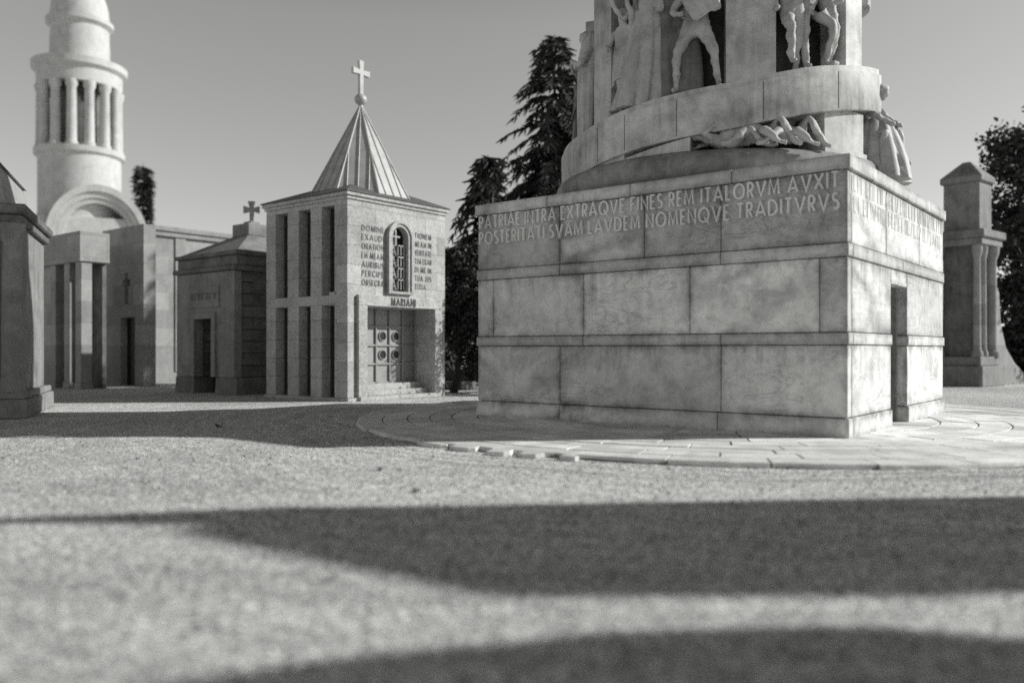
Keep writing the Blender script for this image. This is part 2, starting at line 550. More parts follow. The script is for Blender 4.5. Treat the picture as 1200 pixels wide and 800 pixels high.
def ribbon(pts, hw):
    """left and right edge of a stroke, mitred; sharp corners are blunted"""
    closed = (Vector(pts[0]) - Vector(pts[-1])).length < 1e-6
    P = [Vector(p) for p in (pts[:-1] if closed else pts)]
    n = len(P)
    out = []
    for i in range(n):
        a = P[i] - P[i - 1] if (i > 0 or closed) else P[i + 1] - P[i]
        b = P[(i + 1) % n] - P[i] if (i < n - 1 or closed) else P[i] - P[i - 1]
        a.normalize(); b.normalize()
        na, nb = Vector((-a.y, a.x)), Vector((-b.y, b.x))
        m = na + nb
        if m.length < 1e-4:
            m = na.copy()
        m.normalize()
        k = min(1 / max(.2, m.dot(na)), 2.2)
        out.append((P[i] + m * hw * k, P[i] - m * hw * k))
    return out, closed


def letters(mb, text, width, height, depth, put, narrow=1.0, stroke=.165, gap=.20):
    """put(u, v, out) maps lettering coordinates on to the wall; each stroke is a raised bar"""
    sw = stroke
    ws = [(0.46 * narrow if c == ' ' else FONT[c][0] * narrow + sw + gap * (narrow ** .5)) for c in text]
    sc = width / (sum(ws) - gap * (narrow ** .5))
    u = 0
    k = 0
    for c, wd in zip(text, ws):
        if c != ' ':
            for si, st in enumerate(FONT[c][1]):
                k += 1
                st = [(x * narrow * sc + sw * sc / 2 + u, height * (sw * .5 + y * (1 - sw))) for x, y in st]
                edge, closed = ribbon(st, sw * min(sc, height) / 2)
                d = depth - .0022 * (k % 4)
                vs = []
                for p, q in edge:
                    p = (p.x, min(max(p.y, -.14 * height), height)); q = (q.x, min(max(q.y, -.14 * height), height))
                    b = .12
                    pi, qi = (p[0] + (q[0] - p[0]) * b, p[1] + (q[1] - p[1]) * b), (q[0] + (p[0] - q[0]) * b, q[1] + (p[1] - q[1]) * b)
                    vs += [put(p[0], p[1], -.004), put(p[0], p[1], d * .8), put(pi[0], pi[1], d), put(qi[0], qi[1], d), put(q[0], q[1], d * .8), put(q[0], q[1], -.004)]
                m = len(edge)
                fs = []
                for i in range(m if closed else m - 1):
                    o, o2 = i * 6, ((i + 1) % m) * 6
                    fs += [[o + t, o2 + t, o2 + t + 1, o + t + 1] for t in range(5)]
                if not closed:
                    fs += [[0, 1, 2, 3, 4, 5], [(m - 1) * 6 + t for t in (5, 4, 3, 2, 1, 0)]]
                mb.add(vs, fs)
        u += wd * sc


# ------------------------------------------------------------------ the ground and the paving round the monument
mb = MB()
n = 60
mb.quad((-500, -60, 0), (500, -60, 0), (500, 900, 0), (-500, 900, 0))
tag(mb.build("ground", GROUND, fix=False), kind="structure")

mb = MB()
rg = random.Random(77)
OCT = [(1, 0, 0), (0, 1, 0), (-1, 0, 0), (0, -1, 0), (0, 0, 1), (0, 0, -1)]
for _ in range(9000):
    y = 3.2 + 11.5 * rg.random() ** 1.25
    x = rg.uniform(-.68, .68) * y
    if (x - 5.0) ** 2 + (y - 19.72) ** 2 < 76:
        continue
    q = rg.uniform(.006, .013) if rg.random() < .94 else rg.uniform(.013, .024)
    a = rg.uniform(0, 6.28)
    ca, sa = math.cos(a), math.sin(a)
    vs = []
    for ox, oy, oz in OCT:
        k = q * rg.uniform(.75, 1.25)
        vs.append((x + (ox * ca - oy * sa) * k * 1.2, y + (ox * sa + oy * ca) * k, q * .35 + oz * k * .75))
    mb.add(vs, [[0, 1, 4], [1, 2, 4], [2, 3, 4], [3, 0, 4], [1, 0, 5], [2, 1, 5], [3, 2, 5], [0, 3, 5]], rg.choice((.25, .4, .9, 1.3, 1.6, 1.9)))
tag(mb.build("gravel", PEBBLE), "loose pale and dark pebbles strewn over the fine gravel", kind="stuff")

MC = Vector((5.822, 14.593))                  # near corner of the monument
def mon_w(lx, ly):
    return Vector((MC.x + CT * lx - ST * ly, MC.y + ST * lx + CT * ly))
CEN = mon_w(3.85, 4.2)                        # axis of the drum

PCN = Vector((5.0, 19.72))
mb = MB()
RR = [3.6, 4.5, 5.2, 5.8, 6.4, 6.9, 7.4, 7.95, 8.52]
rings = list(zip(RR[:-1], RR[1:]))
rp = random.Random(4)
for k, (r0, r1) in enumerate(rings):
    cnt = int(2 * math.pi * r1 / (1.15 + .25 * (k % 3)))
    off = rp.random()
    for i in range(cnt):
        a0 = 2 * math.pi * (i + off) / cnt
        a1 = 2 * math.pi * (i + 1 + off) / cnt
        ga, gr = 0.02 / r1, 0.018
        zt = 0.075 + rp.uniform(-0.006, 0.006)
        out = r1 - gr
        if k == 7:
            out += rp.uniform(-0.05, 0.03)
        m = 5
        vs = []
        for q in range(m + 1):
            a = a0 + ga + (a1 - a0 - 2 * ga) * q / m
            jo = rp.uniform(-0.018, 0.018) if k == 7 else 0
            if k == 7 and rp.random() < 0.14:
                jo -= rp.uniform(0.03, 0.09)
            for rr, zz in ((r0 + gr, 0.0), (r0 + gr, zt - 0.006), (r0 + gr + 0.006, zt), (out + jo - 0.012, zt), (out + jo, zt - 0.014), (out + jo + rp.uniform(0, .02), 0.0)):
                vs.append((PCN.x + rr * math.cos(a), PCN.y + rr * math.sin(a), zz))
        fs = []
        for q in range(m):
            for j in range(5):
                fs.append([q * 6 + j, (q + 1) * 6 + j, (q + 1) * 6 + j + 1, q * 6 + j + 1])
        fs.append([0, 1, 2, 3, 4, 5]); fs.append([m * 6 + j for j in (5, 4, 3, 2, 1, 0)])
        mb.add(vs, fs, rp.uniform(0.8, 1.12))
tag(mb.build("paving", PAVE), kind="structure")
mb = MB()
mb.lathe([(3.4, 0.002), (3.4, 0.055), (8.42, 0.055), (8.5, 0.0)], PCN.x, PCN.y, 96, tone=0.35)
tag(mb.build("paving_bed", PAVE), kind="structure")

# broken pieces that slid off the rim of the paving
BROKEN = [(-132.5, 8.53, .62, .30, "long slab of broken paving edge left of the cracked corner"),
          (-127.0, 8.59, .46, .34, "wedge of broken paving edge lying tilted on the gravel"),
          (-123.3, 8.57, .40, .28, "small squarish chunk of broken paving edge with chipped corner"),
          (-137.5, 8.51, .74, .26, "longest thin slab of broken paving edge nearest the chapel"),
          (-119.0, 8.57, .30, .20, "smallest chip of broken paving edge on the gravel")]
for deg, r_, ln, wd, lab in BROKEN:
    a = R(deg)
    mb = MB()
    k = 7
    ring = []
    for i in range(k):
        t = 2 * math.pi * i / k + rp.uniform(-.25, .25)
        ring.append((math.copysign(abs(math.cos(t)) ** .6, math.cos(t)) * ln / 2 * rp.uniform(.8, 1.05), math.copysign(abs(math.sin(t)) ** .6, math.sin(t)) * wd / 2 * rp.uniform(.75, 1.1)))
    vs = [(x * 1.04, y * 1.06, 0) for x, y in ring] + [(x, y, .055) for x, y in ring] + [(x * .95, y * .92, .066) for x, y in ring]
    fs = [list(range(k))[::-1], [2 * k + i for i in range(k)]]
    for lv in (0, 1):
        fs += [[lv * k + i, lv * k + (i + 1) % k, (lv + 1) * k + (i + 1) % k, (lv + 1) * k + i] for i in range(k)]
    mb.add(vs, fs, rp.uniform(.85, 1.1))
    o = mb.build("broken_slab", PAVE)
    o.location = (PCN.x + r_ * math.cos(a), PCN.y + r_ * math.sin(a), 0.004)
    o.rotation_euler = (R(rp.uniform(2, 6)), R(rp.uniform(-3, 3)), a + R(90 + rp.uniform(-14, 14)))
    tag(o, lab, "broken slab", "broken pieces of the paving edge")


# ------------------------------------------------------------------ the marble monument
MON = empty("marble_monument", (MC.x, MC.y, 0.0), TH, "large marble memorial with square inscribed base under a round drum wrapped by a spiral band", "monument")
W_, L_ = 8.44, 7.63
B0 = 0.05
mb = MB()
DX0, DX1 = 2.85, 4.12                                      # the doorway in the sunlit side
mb.box(.2, 2.3, B0, L_ - .03, W_ - .03, 4.74)
mb.box(.2, .2, B0, DX0 + .02, 2.29, 4.74)
mb.box(DX1 - .02, .2, B0, L_ - .03, 2.29, 4.74)
mb.box(DX0 + .02, .2, 2.94, DX1 - .02, 2.29, 4.74)
mb.build("core_wall", MARBLE_DIRTY, MON)

mb = MB(); tr = MB()
g = .006
def course(z0, z1, ys, xs, proud, M, b=.014, tv=.17, base=1.0):
    for a, c in zip(ys[:-1], ys[1:]):
        t = base + random.uniform(-tv, tv)
        M.box(-proud, a + (g if a > 0 else -proud), z0 + g, .25, c - (g if c < W_ else -proud), z1 - g, b, t)
    for a, c in zip(xs[:-1], xs[1:]):
        if a == DX0 and z0 < 2.9:
            continue
        t = 1 + random.uniform(-tv, tv)
        M.box(max(a, .25) + g, -proud, z0 + g, c - (g if c < L_ else -proud), .25, z1 - g, b, t)
course(B0, .41, [0, 2.4, 6.09, W_], [0, DX0, DX1, L_], .035, mb)
course(.41, 1.69, [0, 2.34, 6.09, W_], [0, DX0, DX1, L_], 0, mb)
course(1.69, 1.91, [0, 2.34, 5.47, W_], [0, DX0, DX1, L_], .03, tr)
course(1.91, 3.23, [0, .48, 2.99, 5.47, 7.97, W_], [0, DX0, DX1, L_], 0, mb)
course(3.23, 3.47, [0, 2.34, 6.09, W_], [0, 3.7, L_], .026, tr)
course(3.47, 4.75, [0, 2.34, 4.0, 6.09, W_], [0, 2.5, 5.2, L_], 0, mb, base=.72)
# door head between the jambs
mb.box(DX0 - .002 + g, 0.001, 2.92, DX1 - g, .25, 3.23 - g, .012, .95)
for a, c in ((-.06, 2.1), (2.1, 4.3), (4.3, 6.4), (6.4, W_ + .06)):
    tr.box(-.06, a + (g if a > 0 else 0), 4.75, L_ + .06, c - g, 5.0, .015, rt(.07))
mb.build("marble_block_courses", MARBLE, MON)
tr.build("ledge_and_cornice", MARBLE_TRIM, MON)
# door set back in the passage
mb = MB()
mb.box(DX0 + .02, .62, B0, DX1 - .02, .68, 2.93, .005)
for i in range(2):
    for j in range(3):
        x0 = DX0 + .09 + i * .58
        mb.box(x0, .59, .2 + j * .9, x0 + .5, .625, .98 + j * .9, .012)
mb.build("door", DARK_METAL, MON)

# raised inscription, two lines
for name_txt, zb in (("PATRIAE INTRA EXTRAQVE FINES REM ITALORVM AVXIT", 4.405), ("POSTERITATI SVAM LAVDEM NOMENQVE TRADITVRVS", 4.035)):
    mb = MB()
    letters(mb, name_txt, 8.24, .335, .07, lambda u, v, o, zb=zb: (-o, 8.36 - u, zb + v), stroke=.195, gap=.17)
    mb.build("inscription_line", MARBLE_LETTER, MON)
# the worn two-line frieze of carving on the sunlit side
mb = MB()
rf = random.Random(8)
for zb in (4.40, 4.03):
    x = .12
    while x < L_ - .2:
        hh = .31
        wd = rf.uniform(.05, .16)
        k = rf.randint(0, 3)
        if k == 0:
            mb.box(x, -.006, zb, x + .045, .002, zb + hh, .01)
            mb.box(x + .05, -.006, zb, x + .05 + wd, .002, zb + .045, .01)
        elif k == 1:
            mb.box(x, -.006, zb, x + .045, .002, zb + hh, .01)
        elif k == 2:
            mb.prism([(x, zb), (x + .045, zb), (x + .045 + wd, zb + hh), (x + wd, zb + hh)], -.006, .002)
        else:
            mb.box(x, -.006, zb, x + .045, .002, zb + hh, .01)
            mb.box(x + .05, -.006, zb + hh - .045, x + .05 + wd, .002, zb + hh, .01)
            mb.box(x + .055 + wd, -.006, zb, x + .1 + wd, .002, zb + hh, .01)
        x += wd + .16
mb.build("carved_frieze", MARBLE_TRIM, MON)

# drum; psi is the angle from the side that faces the square, growing to the right
DX, DY = 3.85, 4.2
VIEW = math.atan2(CEN.x, CEN.y)
PHI0 = -math.pi / 2 - VIEW - TH                # local angle of psi = 0
def dphi(psi):
    return PHI0 + R(psi)
def dpt(r, psi, z):
    a = dphi(psi)
    return (DX + r * math.cos(a), DY + r * math.sin(a), z)
mb = MB()
prof = []
for i in range(17):
    t = -math.pi / 2 + math.pi * i / 16
    prof.append((3.52 + .33 * math.cos(t), 5.30 + .30 * math.sin(t)))
mb.lathe([(2.9, 5.0)] + prof + [(2.9, 5.6)], DX, DY, 96)
mb.build("torus_moulding", MARBLE_DIRTY, MON, 40)
mb = MB()
mb.lathe([(2.85, 5.0), (2.8, 10), (2.2, 14.0), (1.5, 18.6), (0.05, 19.4)], DX, DY, 64)
mb.build("drum_core", DRUM_CORE, MON, 40)

TOPS = [(-200, 6.0), (-90, 6.28), (-53, 6.42), (-24, 6.68), (5, 6.88), (33, 7.26), (68, 7.62)]
def interp(tab, x):
    for (a, va), (b, vb) in zip(tab[:-1], tab[1:]):
        if x <= b:
            t = (x - a) / (b - a)
            return va + (vb - va) * max(0, t)
    return tab[-1][1]
def ztop(psi):
    return interp(TOPS, psi)
def helix(mb, p0, p1, r0, r1, zt, th, n=80, lip=.05, blocks=()):
    prof_n = 6
    vs = []
    for i in range(n + 1):
        p = p0 + (p1 - p0) * i / n
        z = zt(p)
        rr = r0(p)
        ri = r1(p)
        for rad, dz in ((ri, -th), (rr - .02, -th), (rr, -th + .03), (rr, -.13), (rr - lip, -.11), (rr - lip, 0), (ri, 0)):
            vs.append(dpt(rad, p, z + dz))
    k = 7
    for i in range(n):
        p = p0 + (p1 - p0) * (i + .5) / n
        tone = 1.0
        for bi, (q0, q1, t) in enumerate(blocks):
            if q0 <= p < q1:
                tone = t
        o = len(mb.v)
        quad = [vs[i * k + j] for j in range(k)] + [vs[(i + 1) * k + j] for j in range(k)]
        mb.add(quad, [[j, k + j, k + (j + 1) % k, (j + 1) % k] for j in range(k)], tone)
    mb.add(vs[:k], [list(range(k))])
    mb.add(vs[-k:], [list(range(k))[::-1]])
mb = MB()
helix(mb, -200, 68, lambda p: 3.72, lambda p: 2.7, ztop, .92, 110,
      blocks=[(-200, -75, .82), (-75, -42, .92), (-42, -30, 1.06), (-30, -12, .98), (-12, 14, 1.05), (14, 40, 1.1), (40, 70, 1.12)])
mb.build("spiral_band", MARBLE_DRUM, MON, 35)
for p in (-75, -42, -30, -12, 14, 40):                    # open joints between the curved stones
    mb = MB()
    z = ztop(p)
    a, b = dpt(3.724, p - .09, 0), dpt(3.724, p + .09, 0)
    a2, b2 = dpt(3.6, p - .09, 0), dpt(3.6, p + .09, 0)
    mb.add([(a[0], a[1], z - .88), (b[0], b[1], z - .88), (b[0], b[1], z - .14), (a[0], a[1], z - .14),
            (a2[0], a2[1], z - .88), (b2[0], b2[1], z - .88), (b2[0], b2[1], z - .14), (a2[0], a2[1], z - .14)],
           [[0, 1, 2, 3], [4, 5, 6, 7], [0, 3, 7, 4], [1, 2, 6, 5]])
    mb.build("band_joint", DRUM_CORE, MON)
# upper turns of the spiral, above the picture
mb = MB()
helix(mb, 68, 68 + 700, lambda p: 3.45 - (p - 68) / 700 * 1.55, lambda p: 1.2, lambda p: 9.9 + (p - 68) / 700 * 7.6, .8, 160)
mb.build("upper_spiral_band", MARBLE_DRUM, MON, 35)
# courses between cushion and band: wedge stones, right pier
def sector(mb, p0, p1, r0, r1, z0, z1, tone=1.0, n=None, z1b=None):
    n = n or max(2, int((p1 - p0) / 4))
    vs, fs = [], []
    for i in range(n + 1):
        p = p0 + (p1 - p0) * i / n
        zt_ = z1 if z1b is None else z1 + (z1b - z1) * i / n
        for r_, z in ((r0, z0), (r1, z0), (r1, zt_), (r0, zt_)):
            vs.append(dpt(r_, p, z))
    for i in range(n):
        for j in range(4):
            fs.append([i * 4 + j, (i + 1) * 4 + j, (i + 1) * 4 + (j + 1) % 4, i * 4 + (j + 1) % 4])
    fs += [[0, 1, 2, 3], [n * 4 + j for j in (3, 2, 1, 0)]]
    mb.add(vs, fs, tone)
mb = MB()
sector(mb, -58, -31, 2.8, 3.64, 5.58, 5.52, .85, z1b=5.70)
sector(mb, -30.6, -8, 2.8, 3.66, 5.58, 5.60, .98, z1b=5.86)
mb.build("wedge_course", MARBLE_DRUM, MON, 30)
mb = MB()
sector(mb, 36, 56, 2.8, 3.60, 5.55, 6.5, 1.1)
sector(mb, 35.4, 56.6, 2.8, 3.66, 5.55, 5.66, 1.1)
mb.build("pier", MARBLE_DRUM, MON, 30)

def psi_at(px, r_):
    """side angle of the drum surface of radius r seen in direction px (used once, to lay the drum out)"""
    ang = math.atan((px - 600) / 985) - VIEW
    D = CEN.length
    return math.degrees(math.asin(max(-1, min(1, D * math.sin(ang) / r_))) - 0) + math.degrees(ang) * 0
# upright slabs on the ramp
for a, c, r_, tone in ((-52.4, -41.5, 3.36, .95), (3.2, 20.0, 3.40, 1.0), (50, 62, 3.42, 1.15), (-128, -100, 3.3, .8)):
    mb = MB()
    zb = ztop((a + c) / 2) - .25
    sector(mb, a, c, 2.7, r_, zb, 10.0, tone)
    mb.build("upright_slab", MARBLE_DRUM, MON, 30)


# ------------------------------------------------------------------ carved figures
J0 = dict(pel=(0, 0, .95), spi=(0, .01, 1.14), che=(0, 0, 1.36), nec=(0, 0, 1.52), hea=(0, -.015, 1.62), top=(0, -.02, 1.76),
          shl=(-.19, 0, 1.44), ell=(-.25, .02, 1.16), wrl=(-.26, -.06, .92), hal=(-.26, -.09, .82),
          shr=(.19, 0, 1.44), elr=(.25, .02, 1.16), wrr=(.26, -.06, .92), har=(.26, -.09, .82),
          hil=(-.10, 0, .92), knl=(-.12, -.03, .50), anl=(-.12, .03, .09), tol=(-.14, -.16, .04),
          hir=(.10, 0, .92), knr=(.12, -.03, .50), anr=(.12, .03, .09), tor=(.14, -.16, .04))
RAD = dict(pel=.155, spi=.135, che=.165, nec=.062, hea=.095, top=.075, sh=.075, el=.052, wr=.036, ha=.045, hi=.10, kn=.068, an=.045, to=.038)
ED = [('pel', 'spi'), ('spi', 'che'), ('che', 'nec'), ('nec', 'hea'), ('hea', 'top'), ('che', 'shl'), ('shl', 'ell'), ('ell', 'wrl'), ('wrl', 'hal'),
      ('che', 'shr'), ('shr', 'elr'), ('elr', 'wrr'), ('wrr', 'har'), ('pel', 'hil'), ('hil', 'knl'), ('knl', 'anl'), ('anl', 'tol'),
      ('pel', 'hir'), ('hir', 'knr'), ('knr', 'anr'), ('anr', 'tor')]


def body(name, pose, mat, parent=None, scale=1.4, fat=1.0):
    j = dict(J0); j.update(pose)
    keys = list(j)
    me = bpy.data.meshes.new(name)
    me.from_pydata([Vector(j[k]) * scale for k in keys], [(keys.index(a), keys.index(b)) for a, b in ED], [])
    o = bpy.data.objects.new(name, me)
    COL.objects.link(o)
    sk = o.modifiers.new("skin", 'SKIN')
    sk.use_smooth_shade = True
    for k, d in zip(keys, me.skin_vertices[0].data):
        r_ = (RAD.get(k) or RAD[k[:2]]) * scale * fat * 1.13
        d.radius = (r_, r_ * .92)
        d.use_root = (k == 'pel')
    ss = o.modifiers.new("sub", 'SUBSURF')
    ss.levels = ss.render_levels = 2
    bpy.context.view_layer.update()
    m2 = bpy.data.meshes.new_from_object(o.evaluated_get(bpy.context.evaluated_depsgraph_get()))
    o.modifiers.clear()
    o.data = m2
    bpy.data.meshes.remove(me)
    # chisel marks: a shallow relief so limbs do not look like tubes
    import mathutils.noise as mn
    for v in m2.vertices:
        nrm = v.normal
        v.co += nrm * ((.5 - abs(mn.noise(v.co * 3.2))) * .05 + (.3 - abs(mn.noise(v.co * 7.0 + Vector((9, 3, 1))))) * .022 - .024) * scale
    m2.polygons.foreach_set("use_smooth", [True] * len(m2.polygons))
    m2.materials.clear(); m2.materials.append(mat)
    if parent is not None:
        o.parent = parent
    return o


def robe(mat, parent, scale, z0, z1, r0, r1, n=9, sway=0.0, amp=.16, flat=.75, back=0.05, seed=1, hem=0.0):
    """hanging drapery with deep vertical folds"""
    rr = random.Random(seed)
    mb = MB()
    ph = [rr.uniform(0, 6.28) for _ in range(4)]
    A, Z = 72, 22
    vs = []
    for i in range(Z + 1):
        t = i / Z
        z = z1 + (z0 - z1) * t
        rad = r0 + (r1 - r0) * t ** .8
        for k in range(A):
            a = 2 * math.pi * k / A
            w1 = n * a * .5 + ph[0] + 1.2 * t * math.sin(a + ph[1])
            f = amp * 2.0 * (.35 + .65 * t) * ((.55 - 1.25 * (1 - abs(math.sin(w1))) ** 1.6) * .7 + (.4 - (1 - abs(math.sin(1.7 * w1 + ph[2]))) ** 2) * .3 + .4 * math.sin(3 * a + ph[3] + t * 3))
            r_ = rad * (1 + f)
            zz = z + (hem * t * math.sin(2 * a + ph[1]))
            vs.append(((r_ * math.cos(a) + sway * t * t) * scale, (r_ * flat * math.sin(a) + back) * scale, zz * scale))
    fs = []
    for i in range(Z):
        for k in range(A):
            fs.append([i * A + k, i * A + (k + 1) % A, (i + 1) * A + (k + 1) % A, (i + 1) * A + k])
    fs.append(list(range(A))); fs.append([Z * A + k for k in range(A)][::-1])
    mb.add(vs, fs)
    return mb.build("robe", mat, parent, 60)


def hair(mat, parent, scale, at=(0, .02, 1.70), r_=.118):
    mb = MB()
    rr = random.Random(5)
    N_, M_ = 16, 10
    vs = []
    for i in range(M_ + 1):
        t = math.pi * i / M_
        for k in range(N_):
            a = 2 * math.pi * k / N_
            q = r_ * (1 + .1 * math.sin(5 * a + 3 * t) + rr.uniform(-.05, .05))
            vs.append(((at[0] + q * math.sin(t) * math.cos(a)) * scale, (at[1] + q * 1.05 * math.sin(t) * math.sin(a)) * scale, (at[2] + q * .95 * math.cos(t)) * scale))
    fs = [[i * N_ + k, i * N_ + (k + 1) % N_, (i + 1) * N_ + (k + 1) % N_, (i + 1) * N_ + k] for i in range(M_) for k in range(N_)]
    mb.add(vs, fs)
    return mb.build("hair", mat, parent, 60)


def on_drum(psi, r_, dz=0.0, turn=0.0, base=None):
    x, y, _ = dpt(r_, psi, 0)
    p = mon_w(x, y)
    a = dphi(psi) + TH                       # outward direction, world
    z = (ztop(psi) if base is None else base) + dz
    return (p.x, p.y, z), a + math.pi / 2 + R(turn)


def statue(psi, r_, label, pose, mat=None, scale=1.45, robes=(), turn=0, dz=0.0, base=None, group="figures carved round the spiral", name="stone_statue", hairy=True, rot=None, fat=1.0):
    loc, rz = on_drum(psi, r_, dz, turn, base)
    mat = mat or STATUE
    e = empty(name, loc, rz, label, "statue", group)
    if rot:
        e.rotation_euler = (rot[0], rot[1], rz)
    body("body", pose, mat, e, scale, fat)
    j = dict(J0); j.update(pose)
    if hairy:
        h_ = Vector(j['hea']).lerp(Vector(j['top']), .55)
        hair(mat, e, scale, (h_.x, h_.y + .025, h_.z + .01))
    for kw in robes:
        robe(mat, e, scale, **kw)
    return e

# left to right round the ramp
statue(-100, 3.42, "dark bearded figure in profile at the far left rim of the drum", dict(ell=(-.2, -.2, 1.25), wrl=(-.05, -.32, 1.4), hal=(0, -.34, 1.5)), STATUE_DARK, 1.42,
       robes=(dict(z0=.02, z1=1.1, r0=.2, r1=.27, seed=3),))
statue(-66, 3.22, "tall veiled figure in a long straight robe against the left edge of the narrow slab", dict(elr=(.2, -.18, 1.2), wrr=(.05, -.25, 1.3), har=(0, -.26, 1.36), ell=(-.2, -.15, 1.2), wrl=(-.05, -.24, 1.25), hal=(0, -.25, 1.32)), STATUE, 1.46,
       robes=(dict(z0=.02, z1=1.42, r0=.22, r1=.25, n=7, amp=.12, seed=7), dict(z0=1.3, z1=1.8, r0=.1, r1=.24, n=6, amp=.08, seed=9)))
statue(-35.5, 3.3, "short woman with bare crossed legs in a knee length tunic right of the narrow slab", dict(knl=(.02, -.14, .5), anl=(.08, -.10, .1), tol=(.1, -.25, .05), knr=(-.02, -.05, .5), anr=(-.16, .05, .1), tor=(-.24, -.08, .05),
       ell=(-.3, -.1, 1.2), wrl=(-.12, -.25, 1.1), hal=(-.05, -.28, 1.08), elr=(.28, -.14, 1.62), wrr=(.2, -.2, 1.86), har=(.18, -.2, 1.95)), STATUE, 1.30,
       robes=(dict(z0=.55, z1=1.3, r0=.19, r1=.27, n=8, amp=.14, seed=21, hem=.05),))
statue(-25.5, 3.3, "large figure in a wide flowing gown sweeping to the ground beside the crossed legged woman", dict(ell=(-.34, -.08, 1.3), wrl=(-.42, -.2, 1.5), hal=(-.44, -.22, 1.6), elr=(.3, -.14, 1.25), wrr=(.36, -.28, 1.35), har=(.38, -.3, 1.42)), STATUE, 1.5,
       robes=(dict(z0=.0, z1=1.4, r0=.2, r1=.42, n=8, amp=.15, sway=-.14, seed=31),))
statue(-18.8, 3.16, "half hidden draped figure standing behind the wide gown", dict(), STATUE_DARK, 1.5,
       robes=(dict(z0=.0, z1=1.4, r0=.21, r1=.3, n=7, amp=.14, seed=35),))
statue(-7.0, 3.32, "nude man with legs braced wide apart holding a block at his waist", dict(pel=(0, .02, .93), hil=(-.12, 0, .9), hir=(.12, 0, .9), knl=(-.25, -.15, .52), anl=(-.27, -.02, .09), tol=(-.31, -.2, .04), knr=(.28, -.17, .52), anr=(.32, -.02, .09), tor=(.38, -.2, .04),
       ell=(-.34, -.05, 1.2), wrl=(-.2, -.26, 1.06), hal=(-.1, -.3, 1.06), elr=(.34, -.05, 1.2), wrr=(.2, -.26, 1.1), har=(.1, -.3, 1.12), che=(0, -.05, 1.36)), STATUE, 1.42, fat=1.12)
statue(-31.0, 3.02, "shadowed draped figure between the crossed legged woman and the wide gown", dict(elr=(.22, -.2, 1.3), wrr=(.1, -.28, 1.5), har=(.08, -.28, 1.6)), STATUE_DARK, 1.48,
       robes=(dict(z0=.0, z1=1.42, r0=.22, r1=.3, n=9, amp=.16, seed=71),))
# the block he holds
loc, rz = on_drum(-4.2, 3.82, 1.62)
mb = MB(); mb.box(-.30, -.09, -.22, .30, .09, .22, .03)
o = mb.build("carved_block", STATUE); o.location = loc; o.rotation_euler = (R(12), R(-32), rz)
tag(o, "tilted stone block held by the nude man on the spiral", "stone block")
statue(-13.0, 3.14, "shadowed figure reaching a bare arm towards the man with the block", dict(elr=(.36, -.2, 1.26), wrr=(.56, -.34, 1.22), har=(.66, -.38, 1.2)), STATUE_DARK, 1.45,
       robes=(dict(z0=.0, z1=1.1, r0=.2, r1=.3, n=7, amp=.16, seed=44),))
statue(26.5, 3.3, "nude figure stepping forward nearest the wide slab on the right of the spiral", dict(knl=(-.14, -.22, .55), anl=(-.15, -.24, .1), tol=(-.17, -.42, .05), knr=(.14, .06, .5), anr=(.17, .16, .09)), STATUE, 1.45, fat=1.08)
statue(35.0, 3.24, "nude figure leaning with bent knee in the middle of the right hand group", dict(pel=(-.06, 0, .94), knl=(-.1, -.02, .5), anl=(-.05, .02, .09), tol=(-.08, -.15, .04), hir=(.06, 0, .9), knr=(.22, -.26, .6), anr=(.2, -.1, .12), tor=(.24, -.28, .05), elr=(.34, -.12, 1.2), wrr=(.3, -.28, 1.0), har=(.28, -.32, .92)), STATUE, 1.42, fat=1.08)
statue(43.5, 3.24, "nude figure seen from the side next to the bright end slab", dict(knl=(-.08, -.12, .5), anl=(-.06, .06, .09), knr=(.1, -.1, .5), anr=(.08, .0, .09), ell=(-.3, -.1, 1.2), wrl=(-.3, -.3, 1.1)), STATUE, 1.45, turn=40, fat=1.08)

# lying and crouching figures in the gap under the band
GRP = "figures crouching under the spiral band"
CRO = dict(pel=(.35, 0, .22), spi=(.18, -.02, .28), che=(-.02, -.05, .30), nec=(-.18, -.08, .28), hea=(-.27, -.1, .25), top=(-.38, -.12, .2), shl=(-.04, -.22, .3), ell=(-.2, -.36, .16), wrl=(-.38, -.34, .06), hal=(-.47, -.33, .05),
           shr=(-.04, .08, .36), elr=(-.22, .1, .34), wrr=(-.36, .02, .2), har=(-.42, -.02, .12), hil=(.38, -.1, .2), knl=(.2, -.34, .3), anl=(.48, -.36, .07), tol=(.6, -.36, .05),
           hir=(.42, .05, .24), knr=(.5, -.14, .56), anr=(.78, -.16, .1), tor=(.88, -.2, .06))
LIE = dict(pel=(.25, 0, .16), spi=(.08, 0, .18), che=(-.12, 0, .22), nec=(-.28, 0, .28), hea=(-.37, -.02, .32), top=(-.5, -.04, .38), shl=(-.14, -.17, .24), ell=(-.3, -.34, .28), wrl=(-.14, -.38, .42), hal=(-.06, -.38, .44),
           shr=(-.14, .17, .26), elr=(-.3, .2, .2), wrr=(-.45, .1, .12), har=(-.5, .05, .1), hil=(.3, -.09, .15), knl=(.55, -.26, .38), anl=(.78, -.25, .08), tol=(.9, -.26, .06), hir=(.32, .09, .16), knr=(.65, .0, .2), anr=(.98, -.02, .07), tor=(1.08, -.04, .1))
statue(1.0, 3.44, "curled figure with lowered head at the dark end of the gap under the band", LIE, STATUE, 1.05, base=5.56, group=GRP, name="crouching_figure", fat=1.15)
statue(9.5, 3.44, "crawling figure with arched arm in the middle of the gap under the band", CRO, STATUE, 1.2, base=5.56, group=GRP, name="crouching_figure", fat=1.2)
statue(15.5, 3.2, "lying figure half hidden behind the arched crawling figure under the band", LIE, STATUE_DARK, 1.25, base=5.72, group=GRP, name="crouching_figure", fat=1.25, turn=170)
